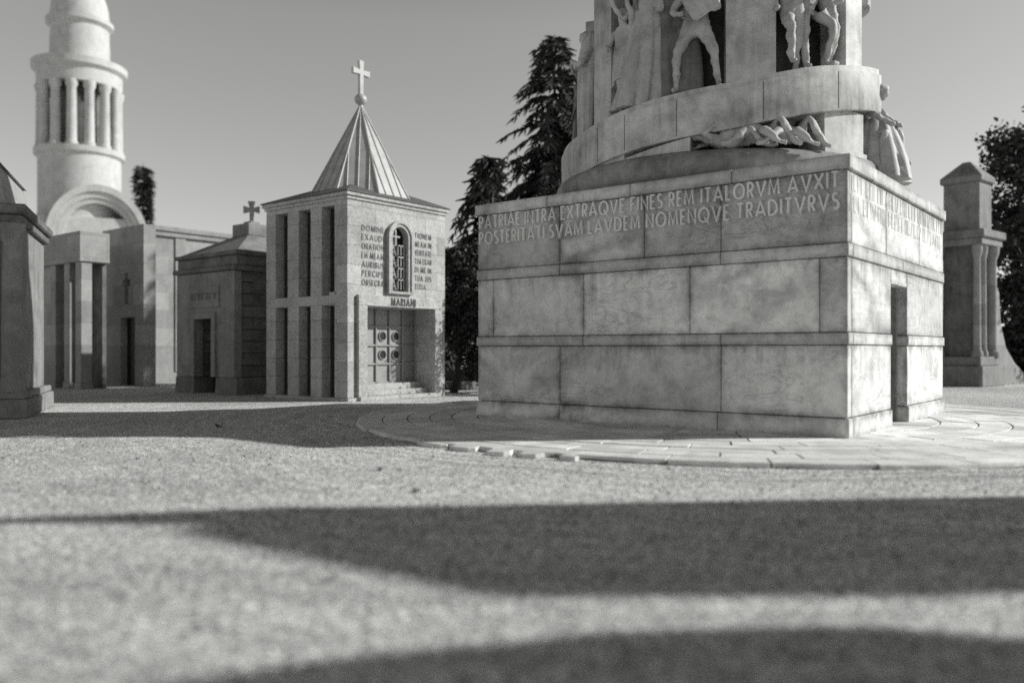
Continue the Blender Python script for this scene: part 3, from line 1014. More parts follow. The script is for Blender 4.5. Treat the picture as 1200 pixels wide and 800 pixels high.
statue(19.5, 3.42, "crouching figure with raised bent leg beside the pier under the band", CRO, STATUE, 1.22, base=5.56, group=GRP, name="crouching_figure", fat=1.15)
SIT = dict(pel=(0, .05, .48), spi=(0, 0, .68), che=(0, -.12, .9), nec=(0, -.22, 1.04), hea=(0, -.28, 1.1), top=(0, -.36, 1.2), shl=(-.19, -.14, .96), ell=(-.3, -.34, .74), wrl=(-.16, -.5, .62), hal=(-.1, -.56, .6),
           shr=(.19, -.14, .96), elr=(.32, -.36, .74), wrr=(.16, -.52, .64), har=(.1, -.58, .62), hil=(-.12, .0, .46), knl=(-.22, -.46, .52), anl=(-.2, -.36, .09), tol=(-.22, -.52, .04), hir=(.12, .0, .46), knr=(.24, -.5, .6), anr=(.22, -.5, .12), tor=(.24, -.68, .05))
statue(70, 3.28, "seated draped figure leaning out over the right corner of the base", SIT, STATUE, 1.42, base=5.5, group=GRP, name="crouching_figure", fat=1.15, turn=-12,
       robes=(dict(z0=-.22, z1=.74, r0=.2, r1=.54, n=9, amp=.16, seed=51, back=-.22, flat=.9),))


# ------------------------------------------------------------------ the small granite chapel
CH = empty("granite_chapel", (-5.104, 26.05, 0), TH, "small square pale granite chapel with ribbed spire, cross and lettered front", "chapel")
CW, CD, CHH = 4.43, 4.16, 6.30
mb = MB()
# front wall round the porch and the arched window
cx, rw, zs = 2.195, .565, 5.29
mb.box(0, 0, .1, .36, .5, 3.0, .012)
mb.box(.36, .10, .1, .73, .86, 3.0, .005)
mb.box(.73, .87, .1, 1.33, 1.2, 3.0, .005)
mb.box(4.18, 0, .1, CW, .5, 3.0, .012)
mb.box(3.81, .10, .1, 4.18, 1.1, 3.0, .005)
mb.box(0, 0, 3.0, CW, .87, 3.43, .003)
arc = [(cx - rw * math.cos(t), zs + rw * math.sin(t)) for t in [math.pi / 2 * i / 12 for i in range(13)]]
mb.prism([(0, 3.43), (cx - rw, 3.43)] + arc + [(cx, CHH), (0, CHH)], 0, .5)
arc2 = [(2 * cx - x, z) for x, z in arc][::-1]
mb.prism([(cx, CHH)] + arc2 + [(cx + rw, 3.43), (CW, 3.43), (CW, CHH)], 0, .5)
# right and back walls
mb.box(CW - .3, .5, .1, CW, CD, CHH, .012)
mb.box(.3, CD - .3, .1, CW - .3, CD, CHH, .012)
mb.build("wall", GRANITE, CH)
# left side: piers and cross beam
mb = MB()
for a, c in ((.5, .61), (1.23, 1.79), (2.40, 2.99), (3.64, CD)):
    for z0, z1 in ((.1, .72), (.72, 1.33), (1.33, 1.94), (1.94, 2.55), (2.55, 3.02), (3.33, 3.94), (3.94, 4.55), (4.55, 5.16), (5.16, 5.72), (5.72, 6.15)):
        mb.box(0, a, z0 + .003, .42, c, z1 - .003, .006, rt(.07))
for a, c in ((.5, 1.4), (1.4, 2.8), (2.8, CD)):
    mb.box(0.002, a + .003, 3.02, .42, c - .003, 3.33, .006, rt(.06))
    mb.box(0.002, a + .003, 6.15, .42, c - .003, CHH, .006, rt(.06))
mb.build("side_piers", GRANITE_PLAIN, CH)
for z0, z1 in ((.1, 3.02), (3.33, 6.15)):
    for a, c in ((.61, 1.23), (1.79, 2.40), (2.99, 3.64)):
        mb = MB()
        k = int((z1 - z0) / .085)
        for i in range(k):
            z = z0 + (z1 - z0) * i / k
            mb.prism([(.33, z), (.37, z + .075), (.385, z + .075), (.345, z)], a, c, 'y')
        mb.build("louver_slats", LOUVER, CH)
mb = MB()
mb.box(.40, .55, .1, .44, CD - .1, 6.2, .003)
mb.build("louver_backing", LOUVER, CH)
# plinth and steps
mb = MB()
mb.box(-.06, -.10, 0, .36, CD + .05, .1, .012)
mb.box(.36, -.22, 0, 4.2, .25, .13, .012)
mb.box(4.2, -.10, 0, CW + .06, .25, .1, .012)
mb.box(.36, .25, 0, CW + .06, CD + .05, .098, .012)
mb.box(.735, .20, .13, 3.805, .55, .30, .012)
mb.box(.735, .50, .13, 3.805, .88, .49, .012)
mb.build("plinth_and_steps", GRANITE_PLAIN, CH)
# cornice
mb = MB()
mb.box(-.05, -.05, 6.30, CW + .05, CD + .05, 6.40, .012)
mb.box(-.11, -.11, 6.403, CW + .11, CD + .11, 6.52, .015)
mb.build("cornice", GRANITE_PLAIN, CH)
mb = MB()
mb.box(-.15, -.15, 6.523, CW + .15, CD + .15, 6.555, .006)
e0, e1 = (-.14, -.14), (CW + .14, CD + .14)
cxr, cyr = CW / 2, CD / 2
mb.add([(e0[0], e0[1], 6.556), (e1[0], e0[1], 6.556), (e1[0], e1[1], 6.556), (e0[0], e1[1], 6.556), (cxr, cyr, 7.5)], [[0, 1, 4], [1, 2, 4], [2, 3, 4], [3, 0, 4], [3, 2, 1, 0]])
RF = mb.build("low_roof", ROOF_DARK, CH)
# octagonal spire with standing seams
mb = MB()
ap = 10.02; zb = 6.56
ax, ay = cxr - .05, cyr - .25
rad = 1.84
cor = [(ax + rad * math.cos(R(22.5 + 45 * i)), ay + rad * math.sin(R(22.5 + 45 * i))) for i in range(8)]
for i in range(8):
    a, b = cor[i], cor[(i + 1) % 8]
    mb.add([(a[0], a[1], zb), (b[0], b[1], zb), (ax, ay, ap)], [[0, 1, 2]], rt(.06))
SP = mb.build("spire", ROOF_SHEET, CH)
mb = MB()
for i in range(8):
    a, b = Vector((*cor[i], zb)), Vector((*cor[(i + 1) % 8], zb))
    top = Vector((ax, ay, ap))
    mid = (a + b) / 2
    half = (b - a).length / 2
    nrm = (b - a).cross(top - a).normalized()
    if nrm.z < 0: nrm = -nrm
    for q in (-.5, 0.0, .5):
        s0 = mid + (b - a) / 2 * q
        s1 = s0 + (top - mid) * (1 - abs(q)) * .985
        mb.tube([s0 + nrm * .012, s1 + nrm * .012], .024, 5)
    mb.tube([a + nrm * .012, top * .985 + a * .015 + nrm * .012], .030, 5)
mb.build("standing_seam", ROOF_SHEET, SP)
mb = MB()
mb.lathe([(.0, 9.85), (.09, 9.86), (.075, 10.0), (.14, 10.04), (.205, 10.12), (.22, 10.2), (.2, 10.28), (.13, 10.35), (.06, 10.39), (0, 10.4)], ax, ay, 20)
mb.build("spire_ball", ROOF_SHEET, SP, 50)
mb = MB()
def cross_mb(mb, x, y, z, h, arm, t, dirv=(1, 0), frac=.66, flare=1.35):
    """latin cross with slightly flared ends, arms along dirv"""
    ux, uy = dirv
    def P(u, v, d):
        return (x + ux * u - uy * d, y + uy * u + ux * d, z + v)
    hw = t / 2; f = hw * flare
    za = h * frac
    poly = [(-hw, 0), (hw, 0), (hw, za - hw), (arm / 2, za - f), (arm / 2, za + f), (hw, za + hw), (f, h), (-f, h), (-hw, za + hw), (-arm / 2, za + f), (-arm / 2, za - f), (-hw, za - hw)]
    n_ = len(poly)
    vs = [P(u, v, -hw * .8) for u, v in poly] + [P(u, v, hw * .8) for u, v in poly]
    fs = [list(range(n_))[::-1], list(range(n_, 2 * n_))] + [[i, (i + 1) % n_, n_ + (i + 1) % n_, n_ + i] for i in range(n_)]
    mb.add(vs, fs)
cross_mb(mb, ax, ay, 10.36, 1.16, .74, .15)
mb.build("spire_cross", WHITE_STONE, SP)
# porch frame
mb = MB()
mb.box(.36, -.12, .1, .73, .10, 3.0, .012)
mb.box(3.81, -.12, .1, 4.18, .10, 3.0, .012)
mb.box(.36, -.12, 3.003, 4.18, -.002, 3.34, .012)
mb.box(.74, -.12, 3.003, 3.80, .8, 3.02, .003)
mb.build("porch_frame", GRANITE_PLAIN, CH)
mb = MB()
letters(mb, "MARIANI", 1.12, .28, .03, lambda u, v, o: (1.74 + u, -.122 - o, 3.03 + v), narrow=.75, stroke=.15)
mb.build("name_lettering", LETTER_METAL, CH)
# psalm verse in two columns
for x0, wd, lines in ((.58, .95, ("DOMINE", "EXAUDI", "ORATION", "EM MEAM", "AURIBUS", "PERCIPE", "OBSECRA")),
                      (2.94, .80, ("TIONEM", "MEAM IN", "VERITATE", "TUA EXAU", "DI ME IN", "TUA JUS", "TITIA"))):
    for i, tx in enumerate(lines):
        mb = MB()
        z = 5.365 - .288 * i
        letters(mb, tx, wd if len(tx) > 5 else wd * .68, .2, .018, lambda u, v, o, z=z: (x0 + u, -o, z + v), narrow=.72, stroke=.15)
        mb.build("verse_line", LETTER_METAL, CH)
# arched window
mb = MB()
def arch_pts(rr, zbot, n=16):
    return [(cx - rr, zbot)] + [(cx - rr * math.cos(math.pi * i / n), zs + rr * math.sin(math.pi * i / n)) for i in range(n + 1)] + [(cx + rr, zbot)]
def arch_band(mb, r0, r1, zb0, zb1, y0, y1):
    A, B = arch_pts(r0, zb0), arch_pts(r1, zb1)
    k = len(A)
    vs = []
    for y in (y0, y1):
        vs += [(u, y, v) for u, v in A] + [(u, y, v) for u, v in B]
    fs = []
    for i in range(k - 1):
        fs.append([i, i + 1, k + i + 1, k + i])
        fs.append([2 * k + i, 2 * k + i + 1, 3 * k + i + 1, 3 * k + i])
        fs.append([i, i + 1, 2 * k + i + 1, 2 * k + i])
        fs.append([k + i, k + i + 1, 3 * k + i + 1, 3 * k + i])
    fs.append([0, k, 3 * k, 2 * k]); fs.append([k - 1, 2 * k - 1, 4 * k - 1, 3 * k - 1])
    mb.add(vs, fs)
arch_band(mb, .565, .465, 3.43, 3.43, -.15, .3)
arch_band(mb, .463, .36, 3.52, 3.52, -.10, .28)
mb.box(cx - .46, -.15, 3.432, cx + .46, .29, 3.52, .006)
WN = mb.build("arched_window", GRANITE_PLAIN, CH, 30)
mb = MB()
mb.prism(arch_pts(.37, 3.5), .17, .20)
mb.build("pane", GLASS_DARK, WN)
mb = MB()
yg = .045
def bar(u0, v0, u1, v1, r_=.022):
    mb.tube([(u0, yg, v0), (u1, yg, v1)], r_, 6)
mb.box(cx - .03 - .10, yg - .02, 5.02, cx + .03 - .10, yg + .02, 5.60, .006)
mb.box(cx - .27, yg - .022, 5.30, cx + .09, yg + .022, 5.36, .006)
for i in range(4):
    z = 3.60 + i * .375
    # rounded M
    for u in (.0, .135, .27):
        bar(cx + u, z, cx + u, z + .26, .026)
    for u in (.0, .135):
        pts = [(cx + u + .0675 - .0675 * math.cos(math.pi * q / 6), yg, z + .26 + .0675 * math.sin(math.pi * q / 6)) for q in range(7)]
        mb.tube(pts, .026, 6)
    # slim A
    bar(cx - .30, z - .02, cx - .20, z + .33, .022); bar(cx - .10, z - .02, cx - .20, z + .33, .022); bar(cx - .26, z + .1, cx - .14, z + .1, .02)
mb.build("window_grille", GRANITE_PLAIN, WN)
# the panelled double door with four portholes
mb = MB()
mb.box(1.33, .87, .49, 3.80, .91, 3.0, .004)
DR = mb.build("double_door", METAL_DOOR, CH)
mb = MB()
cw, rh = .615, .632
for i in range(5):
    x = 1.335 + i * cw
    mb.box(x - .034, .80, .5, x + .034, .868, 2.99, .018)
for j in range(5):
    z = .51 + j * rh * .985
    for i in range(4):
        x = 1.335 + i * cw
        mb.box(x + .036, .804, z - .034, x + cw - .036, .868, z + .034, .018)
mb.build("panel_moulding", METAL_DOOR, DR)
for i in (1, 2):
    for j in (1, 2):
        px_, pz_ = 1.335 + (i + .5) * cw, .51 + (j + .5) * rh * .985
        mb = MB()
        prof = [(.135, 0), (.172, .0), (.175, .03), (.165, .05), (.145, .05), (.135, .02)]
        nn = 24
        vs = []
        for q in range(nn):
            a = 2 * math.pi * q / nn
            for r_, d in prof:
                vs.append((px_ + r_ * math.cos(a), .868 - d, pz_ + r_ * math.sin(a)))
        k = len(prof)
        mb.add(vs, [[q * k + p, ((q + 1) % nn) * k + p, ((q + 1) % nn) * k + (p + 1) % k, q * k + (p + 1) % k] for q in range(nn) for p in range(k)])
        o = mb.build("porthole", METAL_DOOR, DR, 40)
        mb = MB()
        mb.prism([(px_ + .136 * math.cos(2 * math.pi * q / nn), pz_ + .136 * math.sin(2 * math.pi * q / nn)) for q in range(nn)], .858, .866)
        mb.build("porthole_glass", GLASS_DARK, o)


# ------------------------------------------------------------------ the dark battered tomb left of the chapel
TB = empty("rusticated_tomb", (-9.751, 29.74, 0), TH, "dark squat tomb with sloping walls, stepped hipped roof and a small cross on top", "tomb")
def frustum(mb, x0, y0, x1, y1, z0, z1, ins, tone=1.0, b=0):
    vs = [(x0, y0, z0), (x1, y0, z0), (x1, y1, z0), (x0, y1, z0), (x0 + ins, y0 + ins, z1), (x1 - ins, y0 + ins, z1), (x1 - ins, y1 - ins, z1), (x0 + ins, y1 - ins, z1)]
    mb.add(vs, [[0, 3, 2, 1], [4, 5, 6, 7], [0, 1, 5, 4], [1, 2, 6, 5], [2, 3, 7, 6], [3, 0, 4, 7]], tone)
TW = 4.05
mb = MB()
zc = [0.0, .62] + [.62 + .43 * i for i in range(1, 9)] + [4.45]
for i, (z0, z1) in enumerate(zip(zc[:-1], zc[1:])):
    ins0 = .0 if i == 0 else .12 + .05 * (z0 - .6)
    ins1 = .03 if i == 0 else .12 + .05 * (z1 - .6)
    # courses as walls with a doorway gap in the side that faces the square's west (local x = 0)
    bev = .03
    def ringwall(x0, y0, x1, y1):
        frustum(mb, x0, y0, x1, y1, z0 + .012, z1 - .012, ins1 - ins0, rt(.12))
    if i == 0:
        ringwall(0, 0, TW, 1.35); ringwall(0, 2.75, TW, TW); ringwall(1.0, 1.36, TW, 2.74)
    else:
        frustum(mb, .31, ins0, TW - ins0, 1.46, z0 + .014, z1 - .014, ins1 - ins0, rt(.12)) if z0 < 2.6 else frustum(mb, .31, ins0, TW - ins0, TW - ins0, z0 + .014, z1 - .014, ins1 - ins0, rt(.12))
        if z0 < 2.6:
            frustum(mb, .31, 2.66, TW - ins0, TW - ins0, z0 + .014, z1 - .014, ins1 - ins0, rt(.12))
mb.build("wall", RUSTIC, TB)
mb = MB()
mb.box(.95, .3, .1, TW - .3, TW - .3, 4.5, .01)
mb.build("inner_wall", RUSTIC, TB)
mb = MB()                                                     # smooth front with the doorway frame
fx = [(0.02, 1.5), (2.62, 4.03)]
mb.prism([(.14, .62), (.13, 4.43), (1.5, 4.43), (1.5, .62)], -.0, .3, 'x')
mb.prism([(2.62, .62), (2.62, 4.43), (3.92, 4.43), (3.92, .62)], -.0, .3, 'x')
mb.prism([(1.5, 2.78), (1.5, 4.43), (2.62, 4.43), (2.62, 2.78)], -.0, .3, 'x')
mb.box(-.08, 1.25, .62, .02, 1.5, 2.98, .01); mb.box(-.08, 2.62, .62, .02, 2.86, 2.98, .01); mb.box(-.08, 1.5, 2.74, .02, 2.62, 2.98, .01)
mb.box(-.05, 1.05, 3.15, .02, 3.05, 3.95, .02)
mb.build("front_facing", GREY_TOMB, TB)
mb = MB()
rq = random.Random(3)
for i in range(7):                                            # worn, unreadable raised strokes on the name panel
    y = 2.86 - i * .25
    mb.box(-.07, y - .03, 3.45, -.045, y, 3.70, .006)
    if i % 2: mb.box(-.07, y - .14, 3.66, -.045, y - .035, 3.70, .006)
    else: mb.box(-.07, y - .14, 3.45, -.045, y - .11, 3.70, .006)
mb.build("worn_lettering", RUSTIC, TB)
mb = MB()
mb.box(.80, 1.4, .1, .84, 2.72, 2.9, .004)
mb.build("door", VOID, TB)  # black sheet, the darkness of the doorway given as colour
mb = MB()
mb.box(-.10, -.02, 4.45, TW + .02, TW + .02, 4.62, .03)
mb.box(.06, .06, 4.62, TW - .06, TW - .06, 5.0, .04)
mb.box(-.02, -.0, 5.0, TW + .0, TW + .0, 5.16, .04)
mb.build("stepped_cornice", RUSTIC, TB)
mb = MB()
frustum(mb, .1, .1, TW - .1, TW - .1, 5.16, 6.0, 1.5)
mb.box(1.5, 1.5, 5.95, 2.55, 2.55, 6.42, .03)
RFo = mb.build("hipped_roof", GREY_TOMB, TB)
mb = MB()
mb.box(1.80, 1.80, 6.42, 2.25, 2.25, 6.55, .02)
cross_mb(mb, 2.02, 2.02, 6.5, .85, .62, .15, (math.cos(R(-45)), math.sin(R(-45))), .62, 1.9)
mb.build("roof_cross", GREY_TOMB, RFo)

# ------------------------------------------------------------------ pale slab tomb with a cross slot
SL = empty("slab_tomb", (-16.074, 36.65, 0), TH, "plain blocky grey tomb with a narrow cross shaped slot above its doorway", "tomb")
mb = MB()
YW, HT, XD = 3.7, 7.1, .58
# a thick slab: doorway y .75-2.0 right through it, z < 3.05; cross slot y 1.5-1.75 above
mb.box(0, 0, 0, XD, .75, HT, .015)
mb.box(0, 2.0, 0, XD, YW, HT, .015)
mb.box(0.004, .75, 3.05, XD - .004, 2.0, 3.65, .004)
mb.box(0.004, .75, 3.65, XD - .004, 1.36, 4.45, .004); mb.box(0.004, 1.66, 3.65, XD - .004, 2.0, 4.45, .004)
mb.box(0.004, .75, 4.45, XD - .004, 1.16, 4.75, .004); mb.box(0.004, 1.86, 4.45, XD - .004, 2.0, 4.75, .004)
mb.box(0.004, .75, 4.75, XD - .004, 1.36, 5.05, .004); mb.box(0.004, 1.66, 4.75, XD - .004, 2.0, 5.05, .004)
mb.box(0.004, .75, 5.05, XD - .004, 2.0, HT - .004, .004)
mb.build("wall", SMOOTH_TOMB, SL)
mb = MB()
mb.box(.40, .8, 3.2, .43, 1.98, 5.3, .004)
mb.build("slot_backing", VOID, SL)  # black sheet painted as the shade within the cross slot
mb = MB()
mb.box(.30, 1.35, 0, .36, 2.0, 3.05, .004)
mb.build("half_open_door", DARK_METAL, SL)

# ------------------------------------------------------------------ portico tomb
PT = empty("portico_tomb", (-17.6, 34.3, 0), TH, "modern open portico tomb with a thick flat roof slab on square pillars", "tomb")
mb = MB()
mb.box(-.1, -.1, 5.2, 1.15, 4.0, 6.45, .03)
mb.build("roof_slab", SMOOTH_TOMB, PT)
for x_, y_ in ((.0, -.02), (.0, 1.0), (.0, 2.3), (.65, 3.2)):
    mb = MB()
    mb.box(x_, y_, .25, x_ + .45, y_ + .5, 5.2, .015)
    mb.box(x_ - .04, y_ - .04, .0, x_ + .49, y_ + .54, .25, .015)
    mb.build("pillar", SMOOTH_TOMB, PT)
mb = MB(); mb.box(.12, 2.81, 0, .5, 3.9, 5.2, .01); mb.build("side_wall", SMOOTH_TOMB, PT)
mb = MB(); mb.box(.92, .1, 0, 1.1, 3.18, 5.2, .01); mb.build("back_wall", RUSTIC, PT)

# ------------------------------------------------------------------ tomb at the left edge
LT = empty("pilastered_tomb", (-11.4, 19.6, 0), R(112), "tall grey tomb with corner columns, heavy base and sloping roof cut by the picture edge", "tomb")
mb = MB()
mb.box(.35, .12, .6, 4.4, 5.0, 4.6, .02)
for a, c in ((.62, .95), (1.7, 2.2), (3.1, 3.6), (4.4, 4.95)):
    mb.box(.12, a, .62, .35, c, 4.55, .03)
mb.build("wall", GREY_TOMB, LT)
for y_ in (.26, 1.32):
    mb = MB()
    mb.lathe([(.30, .62), (.30, .72), (.25, .8), (.235, 1.0), (.21, 4.1), (.25, 4.2), (.29, 4.4), (.3, 4.56)], .22, y_, 24)
    mb.build("column", GREY_TOMB, LT, 40)
mb = MB()
mb.box(-.16, -.12, 0, 4.5, 5.2, .45, .04); mb.box(-.09, -.06, .45, 4.45, 5.15, .62, .03)
mb.build("base", GREY_TOMB, LT)
mb = MB()
mb.box(-.06, .0, 4.56, 4.45, 5.1, 4.75, .03); mb.box(-.2, -.10, 4.75, 4.5, 5.2, 4.98, .04)
mb.build("cornice", RUSTIC, LT)
mb = MB()
frustum(mb, .02, .35, 4.4, 5.1, 4.98, 6.0, .25)
frustum(mb, .2, .52, 4.22, 4.92, 6.003, 6.35, .5)
mb.build("roof", SMOOTH_TOMB, LT)

# ------------------------------------------------------------------ far lit building between the tombs
FB = empty("long_tomb", (-17.9, 41.8, 0), TH, "long pale tomb with a flat cornice behind the cross slot tomb", "tomb")
mb = MB()
mb.box(0, 0, 0, 9.5, 5, 7.3, .02)
mb.build("wall", SMOOTH_TOMB, FB)
mb = MB(); mb.box(-.15, -.15, 7.3, 9.65, 5.15, 7.55, .03); mb.box(-.25, -.25, 7.55, 9.75, 5.25, 7.8, .03)
mb.build("cornice", SMOOTH_TOMB, FB)
for i in range(3):
    mb = MB(); mb.box(1.2 + i * 2.6, -.08, .5, 1.8 + i * 2.6, .0 - .002, 7.28, .02)
    mb.build("pilaster", SMOOTH_TOMB, FB)

# ------------------------------------------------------------------ domed church tower far behind
CTW = empty("domed_tower", (-40.6, 79.0, 0), R(28), "tall white domed tower ringed by columns, rising behind the tombs", "tower")
mb = MB()
CTW.scale = (.86, .86, 1)
mb.box(-5.5, -4.4, 0, 6.0, 5.5, 13.6, .05)
mb.build("church_body", WHITE_STONE, CTW)
mb = MB()
AR = 4.6
ax0 = 1.6
for rr0, rr1, y0 in ((4.9, 4.3, -5.1), (4.28, 3.75, -4.85), (3.73, 3.3, -4.65)):
    for i in range(32):
        a0, a1 = math.pi * i / 32, math.pi * (i + 1) / 32
        P = lambda r_, a, y: (ax0 + r_ * math.cos(a), y, 11.6 + r_ * math.sin(a))
        vs = [P(rr0, a0, y0), P(rr0, a1, y0), P(rr1, a1, y0), P(rr1, a0, y0), P(rr0, a0, -.5), P(rr0, a1, -.5), P(rr1, a1, -.5), P(rr1, a0, -.5)]
        mb.add(vs, [[0, 1, 2, 3], [0, 4, 5, 1], [3, 2, 6, 7]])
mb.build("arched_gable", WHITE_STONE, CTW, 40)
mb = MB()
mb.lathe([(4.1, 13.0), (4.1, 19.4), (4.45, 19.6), (4.5, 20.1), (3.3, 20.12)], 0, 0, 48)
mb.build("base_drum", WHITE_STONE, CTW, 30)
mb = MB()
mb.lathe([(3.2, 26.02), (4.2, 26.0), (4.25, 27.2), (4.7, 27.5), (4.75, 28.1), (3.0, 28.3), (2.9, 31.6), (3.35, 31.9), (3.35, 32.3), (3.0, 32.4)], 0, 0, 48)
mb.build("upper_drum", WHITE_STONE, CTW, 30)
mb = MB()
mb.lathe([(2.6, 20.1), (2.6, 26.05)], 0, 0, 32)
mb.build("inner_drum", RUSTIC, CTW, 40)  # darker stone paints in the shade of the openings between the columns
for i in range(14):
    mb = MB()
    a = 2 * math.pi * i / 14
    mb.lathe([(.62, 20.1), (.62, 20.4), (.52, 20.5), (.46, 25.3), (.6, 25.5), (.64, 26.02)], 3.75 * math.cos(a), 3.75 * math.sin(a), 14)
    mb.build("column", WHITE_STONE, CTW, 40)
mb = MB()
mb.lathe([(2.95, 32.2)] + [(2.95 * math.cos(t), 32.4 + 4.2 * math.sin(t)) for t in [R(90) * i / 12 for i in range(12)]] + [(.5, 36.6), (.5, 38), (0, 38.8)], 0, 0, 40)
mb.build("dome", WHITE_STONE, CTW, 30)
for i in range(8):
    mb = MB()
    a = 2 * math.pi * (i + .5) / 8
    mb.prism([(-.4, 28.9), (.4, 28.9), (.4, 30.3), (.28, 30.7), (0, 30.9), (-.28, 30.7), (-.4, 30.3)], -2.86, -2.7)
    o = mb.build("drum_window", GREY_TOMB, CTW)
    o.rotation_euler = (0, 0, a)

# ------------------------------------------------------------------ turreted tomb at the right
RT_ = empty("turreted_tomb", (20.9, 36.5, 0), R(40), "grey stone tomb with a square turret, columns and a sloping buttress beside dark trees", "tomb")
mb = MB()
RT_.scale = (.74, .8, 1)
mb.box(-1.0, .2, .0, 2.4, 3.2, .9, .04); mb.box(-.7, .4, .9, 2.1, 3.0, 1.3, .04)
mb.build("base", GREY_TOMB, RT_)
mb = MB()
mb.box(-.1, .9, 1.3, 1.5, 2.6, 6.6, .03)
mb.build("wall", RUSTIC, RT_)
for x_, y_, r_ in ((-.35, .7, .2), (.35, .62, .16), (1.75, .7, .3), (-.35, 2.7, .2), (1.75, 2.7, .3)):
    mb = MB()
    mb.lathe([(r_ * 1.5, 1.3), (r_ * 1.5, 1.5), (r_ * 1.1, 1.6), (r_, 1.8), (r_ * .88, 5.6), (r_ * 1.3, 5.9), (r_ * 1.4, 6.2)], x_, y_, 16)
    mb.build("column", SMOOTH_TOMB, RT_, 40)
mb = MB()
mb.box(-.8, .3, 6.2, 2.3, 3.1, 6.5, .03); mb.box(-.95, .15, 6.5, 2.45, 3.2, 6.85, .05)
mb.build("entablature", GREY_TOMB, RT_)
mb = MB()
mb.box(-.3, .6, 6.85, 1.5, 2.5, 9.0, .03); mb.box(-.45, .45, 9.0, 1.65, 2.65, 9.3, .05)
frustum(mb, -.4, .5, 1.6, 2.6, 9.3, 10.0, .85)
mb.build("turret", GREY_TOMB, RT_)
mb = MB()
for k in range(2):
    y0 = .55 + k * 1.7
    mb.prism([(2.41, 0), (6.6, .0), (6.6, .5), (5.0, 1.0), (3.6, 1.7), (2.8, 2.7), (2.5, 4.2), (2.12, 4.4), (2.12, 1.31), (2.41, 1.31)], y0, y0 + .6)
mb.build("sloping_buttress", SMOOTH_TOMB, RT_)

# tomb seen in the gap between chapel and monument
GT = empty("pale_tomb", (-3.0, 49.0, 0), TH, "small pale tomb half hidden behind the dark tree by the chapel", "tomb")
mb = MB(); mb.box(0, 0, 0, 4, 3.4, 7.2, .03); mb.build("wall", SMOOTH_TOMB, GT)
mb = MB(); mb.box(-.2, -.2, 7.2, 4.2, 3.6, 7.6, .04); mb.build("cornice", SMOOTH_TOMB, GT)
GS = empty("grave_slab", (-2.0, 33.5, 0), TH, "low dark grave slab in the tree shade right of the chapel", "grave")
mb = MB(); mb.box(0, 0, 0, 1.2, 2.4, .32, .03); mb.build("slab", RUSTIC, GS)
mb = MB(); mb.box(.9, .2, .323, 1.15, 2.2, .75, .03); mb.build("headstone", RUSTIC, GS)


# ------------------------------------------------------------------ trees
def spray(mb, p, d, L, Wd, rr, tone):
    """one needle tuft: three narrow crossing blades"""
    d = d.normalized()
    for k in range(2):
        s = d.cross(Vector((rr.uniform(-1, 1), rr.uniform(-1, 1), rr.uniform(-1, 1)))).normalized()
        a, b = p - s * Wd * .5, p + s * Wd * .5
        q = p + d * L
        mb.add([a, b, q + s * Wd * .12, q - s * Wd * .12], [[0, 1, 2, 3]], tone * rr.uniform(.6, 1.5))


def conifer(name, loc, H_, base_r, label, seed, zlow=1.2, droop=.35, dens=1.0, lean=(0, 0), blade=.30, cat="tree", power=.85):
    rr = random.Random(seed)
    e = empty(name, loc, rr.uniform(0, 6), label, cat)
    mb = MB()
    pts = [(lean[0] * t * t, lean[1] * t * t, H_ * t) for t in [i / 10 for i in range(11)]]
    mb.tube(pts, [.02 + H_ * .018 * (1 - i / 10) for i in range(11)], 9)
    cr = MB()
    z = zlow
    while z < H_ - .15:
        t = z / H_
        reach = base_r * (1 - (z - zlow) / (H_ - zlow)) ** power
        nb = max(3, int((4 + 3 * (1 - t)) * dens))
        for k in range(nb):
            a = rr.uniform(0, 6.283)
            Lb = reach * rr.uniform(.55, 1.15) + .12
            up = rr.uniform(-.05, .25)
            bp = [Vector((lean[0] * t * t, lean[1] * t * t, z))]
            m = max(4, int(Lb / .28))
            for i in range(1, m + 1):
                q = i / m
                bp.append(Vector((lean[0] * t * t + math.cos(a) * Lb * q, lean[1] * t * t + math.sin(a) * Lb * q, z + Lb * (up * q - droop * q * q * 1.3 + .12 * max(0, q - .8)))))
            if Lb > .5:
                mb.tube([bp[0], bp[m // 2], bp[-1]], [.012 + Lb * .011, .01 + Lb * .006, .006], 4)
            tone = rr.uniform(.6, 1.35)
            for i in range(m):
                d = bp[i + 1] - bp[i]
                q = (i + 1) / m
                side = Vector((-d.y, d.x, 0)).normalized()
                for sgn in (-1, 1):
                    for _ in range(2):
                        wlen = blade * (1.5 - .8 * q) * rr.uniform(.7, 1.3)
                        o = bp[i].lerp(bp[i + 1], rr.random())
                        dd = d.normalized() * .7 + side * sgn * rr.uniform(.4, 1.1) + Vector((0, 0, rr.uniform(-.6, .15)))
                        spray(cr, o, dd, wlen, wlen * .34, rr, tone)
                        # secondary twig tufts
                        spray(cr, o + dd.normalized() * wlen * .7, dd + Vector((rr.uniform(-.4, .4), rr.uniform(-.4, .4), rr.uniform(-.7, .0))), wlen * .8, wlen * .26, rr, tone)
            spray(cr, bp[-1], bp[-1] - bp[-2], blade, blade * .3, rr, tone)
        z += max(.16, .034 * H_ * (1 - t * .45)) * rr.uniform(.8, 1.2)
    mb.build("trunk", BARK, e, 50)
    cr.build("crown", NEEDLE, e, fix=False)
    return e


